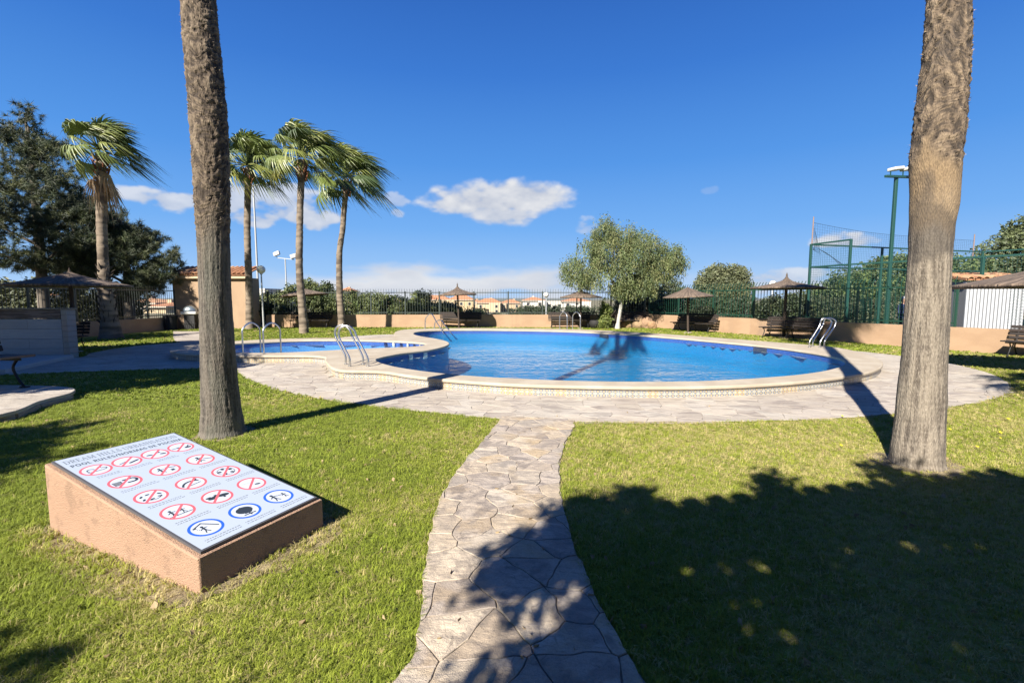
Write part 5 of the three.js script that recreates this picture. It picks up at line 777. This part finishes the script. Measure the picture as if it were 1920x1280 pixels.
{
  const t = thing('lamp_post', 'tall slim white lamp post behind the palm by the small building', 'street lamp', -15.95, 30);
  mesh('pole', rod(V(0, -0.2, 0), V(0, 8.6, 0), 0.075, 0.045, 10), paleMetal, t); mesh('arm', rod(V(0, 8.55, 0), V(0.7, 8.68, 0), 0.03, 0.025, 8), paleMetal, t); mesh('lamp_head', rbox(0.5, 0.08, 0.18, 0.03, 0.85, 8.68, 0), paleMetal, t);
  const f = thing('floodlight_mast', 'slim mast with two small floodlights in front of the bushes', 'floodlight', -18.9, 40, 0, null, -0.5);
  mesh('pole', rod(V(0, -0.3, 0), V(0, 5.4, 0), 0.07, 0.05, 10), paleMetal, f); mesh('crossbar', bar(V(-0.62, 5.5, 0), V(0.75, 5.36, 0), 0.05, 0.06), paleMetal, f);
  for (const s of [-1, 1]) { const h = mesh('floodlight', rbox(0.62, 0.36, 0.22, 0.08).rotateZ(0.3 * 1).rotateY(s * 0.3).translate(s * 0.72 + 0.05, 5.74 - s * 0.1, 0.05), phys(0.6, 0.62, 0.64, 0.3), f); mesh('bracket', rod(V(s * 0.66, 5.42 - s * 0.06, 0), V(s * 0.7, 5.62 - s * 0.1, 0), 0.02, 0.02, 6), iron, h); }
}

// ---------------------------------------------------------------- ball court: green posts, rails, wire mesh and its own floodlight
{
  const green = mat(0.02, 0.082, 0.068, 0.45, { metalness: 0.2 }), c0 = [13.05, 21.0], c1 = [13.55, 19.25], c2 = [14.6, 17.4], back = [23.8, 24.3], dir = [0.471, -0.882], far2 = [24.9, 22.3];
  const t = thing('ball_court_cage', 'green steel cage of the ball court beyond the right hand wall', 'court fence', 0, 0), w = 0.085;
  const post = (x, d, h) => mesh('post', rbox(w, h + 0.6, w, 0.01, x, h / 2 - 0.3, -d), green, t);
  post(...c0, 4); post(...c1, 4); for (let k = 2; k < 8; k++) post(c1[0] + dir[0] * 2 * (k - 1), c1[1] + dir[1] * 2 * (k - 1), 3);
  for (const q of [0.38, 1]) post(lerp(c0[0], back[0], q), lerp(c0[1], back[1], q), 4); for (let k = 1; k < 5; k++) post(back[0] + dir[0] * 2 * k, back[1] + dir[1] * 2 * k, k < 2 ? 4 : 3);
  const rail = (a, b, y) => mesh('rail', bar(V(a[0], y, -a[1]), V(b[0], y, -b[1]), 0.05, 0.06), green, t), end = [c1[0] + dir[0] * 12, c1[1] + dir[1] * 12], bend = [back[0] + dir[0] * 10, back[1] + dir[1] * 10], b1 = [back[0] + dir[0] * 2, back[1] + dir[1] * 2];
  rail(c0, c1, 3.98); rail(c0, c1, 3.0); rail(c1, end, 3.0); rail(c0, back, 3.98); rail(c0, back, 3.0); rail(back, b1, 3.98); rail(b1, bend, 3.0); rail(c0, back, 0.4);
  const wires = (a, b, y0, y1, s, name) => { const L = Math.hypot(b[0] - a[0], b[1] - a[1]), n = Math.round(L / s), m = Math.round((y1 - y0) / s), gs = []; for (let i = 0; i <= n; i++) { const x = lerp(a[0], b[0], i / n), d = lerp(a[1], b[1], i / n); gs.push(bar(V(x, y0, -d), V(x, y1, -d - 0.001), 0.004, 0.004)); } for (let j = 0; j <= m; j++) { const y = lerp(y0, y1, j / m); gs.push(bar(V(a[0], y, -a[1]), V(b[0], y, -b[1]), 0.004, 0.004)); } const q = mesh(name, simple(...gs), green, t); q.userData.kind = 'stuff'; };
  wires(c0, back, 0.5, 3.95, 0.1, 'wire_mesh'); wires(c0, c1, 0.4, 3.95, 0.1, 'wire_mesh'); wires(c1, end, 0.3, 2.95, 0.1, 'wire_mesh'); wires(back, bend, 0.3, 2.95, 0.1, 'wire_mesh');
  // sagging dark net above the cage on thin poles
  const netMat = mat(0.012, 0.02, 0.02, 0.9), p0 = V(13.2, 4.95, -21.2), p1 = V(23.6, 4.6, -24.6), at = (u, v) => { const x = p0.clone().lerp(p1, u); const top = x.y - 0.35 * Math.sin(u * Math.PI) * 0.5 - 0.25 * Math.sin(u * 7) * 0.12, bot = 3.95; x.y = lerp(top, bot, v); return x; }, ng = [];
  for (let j = 0; j <= 8; j++) ng.push(tube(Array.from({ length: 14 }, (_, i) => at(i / 13, j / 8)), j ? 0.0025 : 0.008, 40, 3));
  for (let i = 0; i <= 76; i++) ng.push(bar(at(i / 76, 0), at(i / 76, 1), 0.004, 0.004));
  for (let k = 0; k < 9; k++) ng.push(tube([V(13.2, 4.9 - k * 0.1, -21.2), V(13.32 + k * 0.03, 4.3 - k * 0.09, -21.1), V(13.15, 3.75, -21.0)], 0.005, 10, 3), tube([V(13.3, 3.8, -20.9), V(14 + k * 0.09, 3.55 - k * 0.06, -21.2), V(14.6 + k * 0.06, 3.1 - 0.03 * k, -21.4), V(14.75 + 0.05 * k, 2.85, -21.5)], 0.005, 10, 3));
  mesh('torn_net', simple(...ng), netMat, t).userData.kind = 'stuff';
  mesh('net_pole', rod(V(13.2, 3.6, -21.2), V(13.22, 5.2, -21.2), 0.03, 0.025, 8), mat(0.25, 0.18, 0.16, 0.7), t); mesh('net_pole', rod(V(23.6, 3.6, -24.6), V(23.6, 4.9, -24.6), 0.03, 0.025, 8), mat(0.25, 0.18, 0.16, 0.7), t);
  const f = thing('court_floodlight', 'tall green floodlight mast beside the right hand palm trunk', 'floodlight', 14.98, 19.0);
  mesh('mast', rbox(0.11, 6.5, 0.11, 0.015, 0, 3.1, 0), green, f); mesh('crossbar', rbox(1.7, 0.09, 0.1, 0.01).rotateZ(0.06).rotateY(0.35).translate(0.15, 6.36, 0), green, f);
  for (const s of [0.12, 1.0]) { const h = mesh('lamp_head', rbox(0.5, 0.13, 0.36, 0.04).rotateZ(0.15).rotateY(0.3).translate(-0.1 + s * 0.55, 6.66, 0), phys(0.62, 0.62, 0.58, 0.4), f); mesh('bracket', box(0.03, 0.2, 0.03, -0.3 + s * 0.55, 6.5, 0), green, h); }
}
// white louvred hut
{
  const h = thing('white_hut', 'white louvred hut with tiled roof at the right edge', 'hut', 15.6, 15.9, -0.28), wm = mat(0.52, 0.545, 0.58, 0.55);
  mesh('body', box(1.5, 2.2, 1.5, 0, 1.08, -0.05), mat(0.2, 0.21, 0.23, 0.6), h);
  for (let i = 0; i < 16; i++) mesh('panel_board', rbox(0.062, 2.06, 0.06, 0.012, -0.72 + i * 0.096, 1.05, 0.72), wm, h);
  for (let i = 0; i < 9; i++) mesh('panel_board', rbox(0.05, 2.06, 0.13, 0.012, 0.77, 1.05, 0.62 - i * 0.16), wm, h);
  mesh('top_trim', rbox(1.66, 0.1, 0.14, 0.01, 0, 2.14, 0.74), wm, h);
  const roof = mesh('roof', bar(V(0.02, 2.24, 0.9), V(0.02, 2.45, -0.9), 1.8, 0.05), roofTileMats[2], h), R = rng(840), tg = flatNormals(tileGeo(0.085, 0.4));
  for (let r = 0; r < 5; r++) for (let c = 0; c < 9; c++) { const q = r / 5, m = mesh('roof_tile', tg, roofTileMats[1 + Math.floor(R() * 3)], roof); m.position.set(-0.78 + c * 0.2, lerp(2.27, 2.48, q), lerp(0.97, -0.83, q)); m.rotation.x = 0.12; }
  mesh('door_post', rbox(0.1, 2.2, 0.1, 0.01, 0.95, 1.08, 0.75), mat(0.03, 0.125, 0.10, 0.45), h);
}

// ---------------------------------------------------------------- person beyond the railing, half hidden by the right hand palm
{
  const t = thing('person', 'person in dark blue top and cap seen past the right palm trunk', 'person', 15.02, 18.3, 0.5);
  const J = { hip: V(0, 0.95, 0), chest: V(0, 1.35, 0.02), neck: V(0, 1.5, 0.03), head: V(0, 1.63, 0.06) }, caps = [];
  const cap = (a, b, r0, r1) => caps.push([a, b, r0, r1]);
  cap(V(0, 0.97, 0), V(0, 1.18, 0), 0.13, 0.125); cap(V(-0.07, 1.3, 0), V(0.07, 1.3, 0), 0.13, 0.13); cap(V(-0.15, 1.4, 0), V(0.15, 1.4, 0), 0.075, 0.075); cap(V(0, 1.4, 0.01), J.neck, 0.07, 0.052); cap(J.neck, J.head, 0.05, 0.075); cap(V(0, 1.6, 0.07), V(0, 1.68, 0.05), 0.082, 0.092);
  for (const s of [-1, 1]) { cap(V(s * 0.19, 1.4, 0), V(s * 0.26, 1.14, 0.02), 0.058, 0.045); cap(V(s * 0.26, 1.14, 0.02), V(s * 0.12, 1.04, 0.24), 0.042, 0.032); cap(V(s * 0.12, 1.04, 0.24), V(s * 0.06, 1.04, 0.3), 0.034, 0.028); cap(V(s * 0.085, 0.95, 0), V(s * 0.1, 0.5, 0.02), 0.09, 0.058); cap(V(s * 0.1, 0.5, 0.02), V(s * 0.11, 0.08, -0.02), 0.055, 0.04); cap(V(s * 0.11, 0.05, -0.03), V(s * 0.12, 0.035, 0.14), 0.042, 0.035);
    for (let f = 0; f < 4; f++) cap(V(s * (0.075 - 0.012 * f), 1.035 + 0.017 * f - 0.025, 0.3), V(s * (0.03 - 0.008 * f), 1.03 + 0.017 * f - 0.025, 0.345), 0.01, 0.008); cap(V(s * 0.1, 1.06, 0.27), V(s * 0.07, 1.085, 0.31), 0.011, 0.009); }
  cap(V(0, 1.635, 0.14), V(0, 1.61, 0.165), 0.014, 0.012); for (const s of [-1, 1]) cap(V(s * 0.09, 1.62, 0.06), V(s * 0.094, 1.655, 0.055), 0.012, 0.014);
  const n = 72, mc = new MarchingCubes(n, mat(1, 1, 1), false, false, 200000), S = 1.9, cx = 0, cy = 0.88; mc.isolation = 0;
  const pt = V(0, 0, 0), ab = V(0, 0, 0), ap = V(0, 0, 0);
  for (let k = 0; k < n; k++) for (let j = 0; j < n; j++) for (let i = 0; i < n; i++) {
    pt.set((i - n / 2) / (n / 2) * S / 2 + cx, (j - n / 2) / (n / 2) * S / 2 + cy, (k - n / 2) / (n / 2) * S / 2);
    let d = 0.2; if (Math.abs(pt.x) < 0.45 && Math.abs(pt.z) < 0.5) for (const [a, b, r0, r1] of caps) { ab.subVectors(b, a); ap.subVectors(pt, a); const h = clamp(ap.dot(ab) / ab.lengthSq()), q = Math.hypot(ap.x - ab.x * h, ap.y - ab.y * h, ap.z - ab.z * h) - lerp(r0, r1, h), kk = 0.022, m = clamp(0.5 + 0.5 * (d - q) / kk); d = lerp(d, q, m) - kk * m * (1 - m); }
    mc.field[i + j * n + k * n * n] = -d;
  }
  mc.update();
  const g = new THREE.BufferGeometry(), cnt = mc.count, P = new Float32Array(cnt * 3), N = new Float32Array(mc.normalArray.slice(0, cnt * 3)), C = new Float32Array(cnt * 3);
  for (let i = 0; i < cnt; i++) {
    const x = mc.positionArray[3 * i] * S / 2 + cx, y = mc.positionArray[3 * i + 1] * S / 2 + cy, z = mc.positionArray[3 * i + 2] * S / 2; P[3 * i] = x; P[3 * i + 1] = y; P[3 * i + 2] = z;
    const skin = y > 1.475 || (z > 0.07 && y < 1.15 && y > 0.98 && Math.abs(x) < 0.27 && z > 0.14), c = skin ? (y > 1.69 ? [0.3, 0.3, 0.32] : [0.45, 0.26, 0.18]) : y > 0.94 ? [0.03, 0.045, 0.12] : y > 0.07 ? [0.02, 0.022, 0.03] : [0.1, 0.1, 0.1]; C.set(c, 3 * i);
  }
  g.setAttribute('position', new THREE.BufferAttribute(P, 3)); g.setAttribute('normal', new THREE.BufferAttribute(N, 3)); g.setAttribute('color', new THREE.BufferAttribute(C, 3));
  mesh('body', g, new THREE.MeshStandardMaterial({ vertexColors: true, roughness: 0.85 }), t);
  mesh('cap', simple(new THREE.SphereGeometry(0.103, 20, 10, 0, 6.283, 0, 1.5).translate(0, 1.665, 0.05), rbox(0.14, 0.012, 0.1, 0.005, 0, 1.672, 0.18)), mat(0.42, 0.43, 0.46, 0.8), t);
  t.position.y = -0.04;
}

// ---------------------------------------------------------------- houses beyond
const creamWalls = [mat(0.50, 0.39, 0.235, 0.9), mat(0.55, 0.44, 0.29, 0.9), mat(0.55, 0.53, 0.49, 0.9), mat(0.48, 0.36, 0.235, 0.9)], roofs = [mat(0.45, 0.21, 0.11, 0.9), mat(0.50, 0.27, 0.15, 0.9)], glassDark = phys(0.03, 0.035, 0.045, 0.15), winTrim = mat(0.55, 0.5, 0.42, 0.8);
const tileRow = rep(greyTex(64, 64, (i, j) => 0.5 + 0.5 * Math.sin(i / 64 * 6.283)), 1);
function house(label, x, D, w, h, ridge, wallM, seed, { y = -4.2, wing = 0, flatTop = false, d = 8 } = {}) {
  const t = thing('house', label, 'house', x, D, 0, null, y), R = rng(seed);
  mesh('wall', simple(box(w, h + 2, d, 0, h / 2 - 1, 0), ...(wing ? [box(Math.abs(wing), h * 0.98 + 2, 2.5, Math.sign(wing) * (w / 2 - Math.abs(wing) / 2), h * 0.49 - 1, d / 2 + 1.25)] : [])), wallM, t);
  if (flatTop) mesh('parapet', rbox(w + 0.2, 0.5, d + 0.2, 0.05, 0, h + 0.2, 0), wallM, t);
  else {
    const e = 0.55, a = w / 2 + e, b = d / 2 + e, r = Math.max(0.3, w / 2 - d / 2 * 0.8), p = [[-a, 0, b], [a, 0, b], [a, 0, -b], [-a, 0, -b], [-r, ridge, 0], [r, ridge, 0]], f = [0, 1, 5, 0, 5, 4, 1, 2, 5, 2, 3, 4, 2, 4, 5, 3, 0, 4, 0, 3, 2, 0, 2, 1], g = new THREE.BufferGeometry();
    g.setAttribute('position', new THREE.Float32BufferAttribute(f.flatMap((i) => [p[i][0], p[i][1] + h + 0.05, p[i][2]]), 3)); g.setAttribute('uv', new THREE.Float32BufferAttribute(f.flatMap((i) => [p[i][0] * 2, p[i][2]]), 2)); g.computeVertexNormals();
    const roof = mesh('roof', g, roofs[Math.floor(R() * 2)], t); mesh('eave', box(w + 1.0, 0.22, d + 1.0, 0, h - 0.08, 0), winTrim, roof); mesh('chimney', box(0.8, 1.5, 0.8, w * (R() - 0.5) * 0.5, h + ridge * 0.75, -0.5), wallM, roof);
  }
  const n = Math.max(2, Math.round(w / 3.2)); for (let s = 0; s < 2; s++) for (let i = 0; i < n; i++) { if (R() < 0.2) continue; const wx = -w / 2 + (i + 0.5) * w / n + (R() - 0.5) * 0.5, wy = h * (s ? 0.72 : 0.28), z = d / 2 + (wing && Math.abs(wx - Math.sign(wing) * (w / 2 - Math.abs(wing) / 2)) < Math.abs(wing) / 2 ? 2.5 : 0), win = mesh('window', box(1.2, s ? 1.3 : 1.8, 0.12, wx, wy, z + 0.05), winTrim, t); mesh('pane', box(0.95, s ? 1.05 : 1.55, 0.06, wx, wy, z + 0.11), glassDark, win); }
  if (R() < 0.7) { const bal = part('balcony', t), bx = (R() - 0.5) * w * 0.3; mesh('balcony_slab', box(2.6, 0.2, 1.1, bx, h * 0.52, d / 2 + 0.6 + (wing ? 0 : 0)), wallM, bal); mesh('balcony_wall', box(2.6, 0.9, 0.12, bx, h * 0.52 + 0.5, d / 2 + 1.1), wallM, bal); }
  return t;
}
// centre pixel column and width were read off the photograph; distances are about two hundred metres
const px = (c, D) => (c - 960) / 890 * D;
house('cream house with orange roof left of the pointed parasol', px(817, 205), 205, 12.5, 5.6, 1.9, creamWalls[1], 51, { wing: 5, y: -4.6 });
house('cream house with orange roof right behind the pointed parasol', px(866, 200), 200, 10.5, 5.8, 1.8, creamWalls[0], 52, { wing: -3, y: -4.8 });
house('low cream house between two orange roofs', px(890, 230), 230, 8, 4.4, 0.9, creamWalls[3], 53, { y: -4.4 });
house('cream gabled house with tan hipped roof in the middle of the row', px(917, 198), 198, 9.6, 5.0, 1.8, creamWalls[1], 54, { wing: 4.5, y: -5.2 });
house('cream house at the right end of the orange roofed row', px(957, 205), 205, 8.2, 4.6, 1.5, creamWalls[3], 55, { wing: -2.5, y: -5 });
house('white house with chimney behind the conical shrubs', px(1000, 170), 170, 7.6, 4.5, 1.1, creamWalls[2], 56, { wing: 2.4, y: -3.6 });
house('white flat topped house beside the distant globe lamp', px(1038, 172), 172, 7, 4.2, 0.8, creamWalls[2], 57, { flatTop: true, y: -4.0 });
house('white house partly behind the parasol left of the white tree', px(1078, 168), 168, 9, 4.4, 1, creamWalls[2], 58, { y: -3.8, wing: 3 });
house('orange roofed house high behind the bent palm', px(655, 230), 230, 6.2, 6.2, 1.9, creamWalls[1], 59, { y: -1.2 });
house('pale house with tan roof behind the flat parasol', px(610, 235), 235, 10.5, 6, 1.4, creamWalls[2], 60, { y: -1.3 });
house('low orange roofed houses left of the small distant palm', px(742, 220), 220, 10, 4.3, 1.3, creamWalls[1], 61, { y: -4.6 });
house('white block of flats behind the globe lamp', px(497, 120), 120, 4.6, 6.8, 1, creamWalls[2], 62, { flatTop: true, y: -3.2 });
house('long white flat topped block behind the floodlight mast', px(522, 190), 190, 11, 7.4, 1, creamWalls[2], 63, { flatTop: true, y: -3.0 });
house('pale building seen under the pines on the left', px(285, 90), 90, 7.5, 3.8, 0.8, creamWalls[2], 64, { y: -3.0 });
house('pale house seen between the bars left of the wide parasol', px(30, 95), 95, 14, 5, 1, creamWalls[2], 65, { y: -2.8 });
house('sunlit cream house seen just left of the small building', px(326, 88), 88, 3, 3.2, 0.6, creamWalls[1], 66, { y: -3.0 });

// ---------------------------------------------------------------- behind the photographer: a tiled porch and the trees that shade the foreground
{
  const p = thing('porch', 'porch with tiled eaves standing behind the photographer', 'porch', 0, 0), FL = [-2.3, -1.28], FR = [1.98, -0.36], q = [-0.21, 0.978], H = 4.0;
  const BL = [FL[0] - 0.3, FL[1] - 0.72], BR = [FR[0] + 0.12, FR[1] - 0.72];
  const roof = mesh('roof', slabOf([FL, FR, BR, BL], [], H - 0.18, H - 0.04), roofTileMats[2], p), n = 19, tg = flatNormals(tileGeo(0.1, 1.2)), R = rng(850);
  for (let i = 0; i < n; i++) { const t = (i + 0.5) / n, m = mesh('roof_tile', tg, roofTileMats[Math.floor(R() * 4)], roof); m.position.set(lerp(FL[0], FR[0], t) + q[0] * 0.06, H - 0.03, -(lerp(FL[1], FR[1], t) + q[1] * 0.06)); m.rotation.y = 0.212 + Math.PI; }
  for (const a of [[-1.7, -1.5], [1.7, -0.75]]) mesh('pillar', rbox(0.3, H - 0.2, 0.3, 0.02, a[0], (H - 0.2) / 2, -a[1]), wallMat, p);
  bush('climbing plant along the eaves of the porch behind the photographer', 0.2, -1.0, [[-2.35, 3.9, 0.15, 0.14, 0.22, 0.18], [-2.6, 3.65, 0.5, 0.14, 0.2, 0.2], [-2.0, 4.05, 0.1, 0.1, 0.2, 0.1], [-0.75, 4.1, -0.15, 0.1, 0.22, 0.1], [0.55, 4.15, -0.5, 0.1, 0.14, 0.1]], 110, bushGreen, 2990, leafSpray, { gap: 0.3, hollow: 0.2 });
}
roundTree('dense tree behind the photographer and the porch', 0.9, -4.8, 5.6, [[-2.75, 3.2, -2.95, 0.5, 0.22, 0.5], [-2.0, 3.2, -3.1, 0.8, 0.24, 0.55], [-0.9, 3.2, -3.35, 0.9, 0.24, 0.55], [0.2, 3.2, -3.6, 0.8, 0.24, 0.55], [0.85, 3.2, -3.75, 0.7, 0.24, 0.55], [-2.9, 3.2, -2.1, 0.6, 0.24, 0.6], [-1.8, 3.2, -2.3, 0.9, 0.24, 0.6], [-0.6, 3.2, -2.5, 0.9, 0.24, 0.6], [0.6, 3.2, -2.8, 0.9, 0.24, 0.6]], 1900, bushGreen, 2995, leafSpray);
{ // the house of the photographer's own block, closing the view behind
  const h = thing('house', 'peach house standing behind the photographer', 'house', 7.5, -7.0);
  mesh('wall', box(14, 6.2, 5, 0, 3.05, 0), wallMat, h); mesh('roof', bar(V(0, 6.2, 2.8), V(0, 7.4, -2.6), 14.6, 0.2), roofTileMats[2], h);
  for (const x of [-4.5, 0, 4.5]) { const w = mesh('window', box(1.5, 1.4, 0.1, x, 1.7, -2.53), winTrim, h); mesh('pane', box(1.3, 1.2, 0.06, x, 1.7, -2.57), glassDark, w); }
}
roundTree('broad tree out of view to the left of the lawn', -13.6, 4.6, 7, [[0, 5.8, 0, 2.2, 1.4, 2.0], [1.8, 5.2, 0, 1.5, 1.2, 1.6], [-2, 5.2, 0, 1.8, 1.2, 1.8], [0.6, 4.4, 1.2, 1.8, 1.0, 1.4], [2.8, 4.6, 0.6, 1.2, 0.9, 1.2]], 5000, hedgeDark, 2996, bigSpray, { trunk: 0.24 });
roundTree('second broad tree out of view on the left', -17.0, 7.6, 7, [[0, 5.8, 0, 2.2, 1.4, 2.0], [1.8, 5.4, 0, 1.5, 1.2, 1.6], [-2, 5.2, 0, 1.8, 1.2, 1.8], [0.6, 4.4, 1.2, 1.8, 1.0, 1.4]], 4200, hedgeDark, 2997, bigSpray, { trunk: 0.24 });
roundTree('broad tree out of view shading the left hand wall', -21.5, 13.2, 7, [[0, 5.6, 0, 2.2, 1.4, 2.0], [1.8, 5.0, 0, 1.5, 1.2, 1.6], [-2, 5.2, 0, 1.8, 1.2, 1.8], [0.6, 4.2, 1.2, 1.8, 1.0, 1.4], [0.2, 4.4, -1.6, 1.6, 1.0, 1.2]], 4200, hedgeDark, 3995, bigSpray, { trunk: 0.24 });
roundTree('tree out of view behind and left of the rules sign', -10.1, -2.4, 6.2, [[0, 5.3, 0, 1.5, 1.0, 1.4], [-1.3, 4.8, 0, 1.4, 1.0, 1.3], [1.0, 4.5, 0.4, 0.9, 0.8, 1.0]], 2600, hedgeDark, 2998, bigSpray);
roundTree('small tree out of view behind the photographer on the left', -5.75, -4.05, 5.2, [[0, 4.3, 0, 0.5, 0.5, 0.5], [-1.0, 4.0, 0, 0.7, 0.6, 0.7]], 800, hedgeDark, 2999, bigSpray);

// ---------------------------------------------------------------- grass blades
{
  const tuft = (seed, n, h, w) => { const R = rng(seed), pos = [], nor = []; for (let i = 0; i < n; i++) { const a = R() * 6.283, r = 0.022 * Math.sqrt(R()), bx = Math.cos(R() * 6.283) * r, bz = Math.sin(R() * 6.283) * r, L = h * (0.45 + 0.7 * R()), ln = (0.5 + 1.1 * R()) * L, ca = Math.cos(a), sa = Math.sin(a), ww = w * (0.7 + 0.6 * R()); const p = [[bx - sa * ww, 0, bz + ca * ww], [bx + sa * ww, 0, bz - ca * ww], [bx + ca * ln * 0.35 - sa * ww * 0.8, L * 0.62, bz + sa * ln * 0.35 + ca * ww * 0.8], [bx + ca * ln * 0.35 + sa * ww * 0.8, L * 0.62, bz + sa * ln * 0.35 - ca * ww * 0.8], [bx + ca * ln, L * (0.95 - 0.3 * R()), bz + sa * ln]]; for (const k of [0, 1, 2, 2, 1, 3, 2, 3, 4]) pos.push(...p[k]); } const g = new THREE.BufferGeometry(); g.setAttribute('position', new THREE.Float32BufferAttribute(pos, 3)); g.computeVertexNormals(); return g; };
  const blade = phys(1, 1, 1, 0.75, { specularIntensity: 0.4, side: THREE.DoubleSide, transmission: 0.42, thickness: 0 });
  const blocked = (x, D) => inside(DECK, x, D) || inside(PATH, x, D) || inside(OUT, x, D) || inside(SLAB, x, D) || inside(SHOWER, x, D) || inside(SIDEPATH, x, D) || inside([signAt(0, 0), signAt(1.74, 0), signAt(1.74, 0.875), signAt(0, 0.875)], x, D) || Math.hypot(x + 3.53, D - 5.68) < 0.26 || Math.hypot(x - 4.05, D - 4.62) < 0.25;
  const lawn = new THREE.Group(); lawn.name = 'grass'; scene.add(lawn); tag(lawn, 'short green and straw coloured grass blades covering the lawn', 'grass', null, 'stuff');
  const R = rng(3001), o = new THREE.Object3D(), layers = [[1.5, 4.2, 2600, tuft(1, 9, 0.034, 0.0017), 1], [4.2, 7.5, 1150, tuft(2, 9, 0.036, 0.0024), 1], [7.5, 13, 330, tuft(3, 9, 0.038, 0.004), 1.15], [13, 27, 60, tuft(4, 10, 0.042, 0.008), 1.3]];
  for (const [d0, d1, dens, g, sc] of layers) {
    const ms = [], cs = [], step = 1 / Math.sqrt(dens);
    for (let D = d0; D < d1; D += step) { const half = Math.min(17, D * 1.16 + 0.4); for (let x = -half; x < half; x += step) {
      const X = x + (R() - 0.5) * step * 1.6, Z = D + (R() - 0.5) * step * 1.6; if (X < -18.2 || X > 16.5 || (Z > 11 && X > 13.2 - (Z - 16.5) * 0.5)) continue; if (Z > 26.8 || blocked(X, Z)) continue;
      const dry = dryness(X, Z), nearSign = D < 5 && X < -1 ? nearest(SIGNPLAN, X, Z)[2] : 9; if (R() < 0.3 * dry || (nearSign < 0.1 && R() < 0.6) || (Math.min(Math.hypot(X + 3.53, Z - 5.68), Math.hypot(X - 4.05, Z - 4.62)) < 0.36 && R() < 0.75)) continue;
      o.position.set(X, -0.004, -Z); o.rotation.set((R() - 0.5) * 0.3, R() * 6.283, (R() - 0.5) * 0.3); const k = sc * (0.7 + 0.6 * R()) * (1 - 0.25 * dry) * (nearSign < 0.12 ? 1.5 : 1); o.scale.set(k, k * (0.8 + 0.5 * R()), k); o.updateMatrix(); ms.push(o.matrix.clone());
      const straw = R() < dry * (X > 0.3 ? 0.74 : 0.58) + 0.03, v = 0.75 + 0.5 * R(), c = straw ? mix3([0.54, 0.475, 0.18], [0.64, 0.545, 0.25], R()) : mix3([0.285, 0.365, 0.032], [0.435, 0.46, 0.06], clamp(dry * 0.7 + 0.3 * R()));
      cs.push(new THREE.Color().setRGB(c[0] * v, c[1] * v, c[2] * v));
    } }
    inst('grass_blades', g, blade, ms, cs, lawn);
  }
  const lv = new THREE.Group(); lv.name = 'fallen_leaves'; scene.add(lv); tag(lv, 'small dry leaves scattered over the lawn and the path', 'leaves', null, 'stuff');
  const lf = sprayGeo(1, 0.001, 0.06, 0.014, 77), lm = []; for (let i = 0; i < 150; i++) { const D = 2 + 7 * R() * R(), x = (R() - 0.5) * 2.1 * D; if (inside([signAt(-0.1, -0.1), signAt(1.9, -0.1), signAt(1.9, 1), signAt(-0.1, 1)], x, D)) continue; o.position.set(x, 0.035, -D); o.rotation.set((R() - 0.5) * 0.8, R() * 6.3, (R() - 0.5) * 0.8); o.scale.setScalar(0.5 + 0.8 * R()); o.updateMatrix(); lm.push(o.matrix.clone()); }
  inst('dry_leaf', lf, mat(0.34, 0.25, 0.14, 0.8, { side: THREE.DoubleSide }), lm, null, lv);
  // a few yellow flowers in the grass
  const fl = new THREE.Group(); fl.name = 'flowers'; scene.add(fl); tag(fl, 'scattered tiny yellow flowers in the lawn near the right palm', 'flowers', null, 'stuff');
  const fg = new THREE.CircleGeometry(0.016, 7).rotateX(-Math.PI / 2), fm = [];
  for (let i = 0; i < 26; i++) { const x = 3 + R() * 4.5, D = 4.4 + R() * 3; if (blocked(x, D)) continue; o.position.set(x, 0.045, -D); o.rotation.set(0.4, R() * 6, 0); o.scale.setScalar(0.7 + 0.6 * R()); o.updateMatrix(); fm.push(o.matrix.clone()); }
  inst('flower_head', fg, mat(0.62, 0.52, 0.02, 0.7, { side: THREE.DoubleSide }), fm, null, fl);
}

renderer.render(scene, camera);
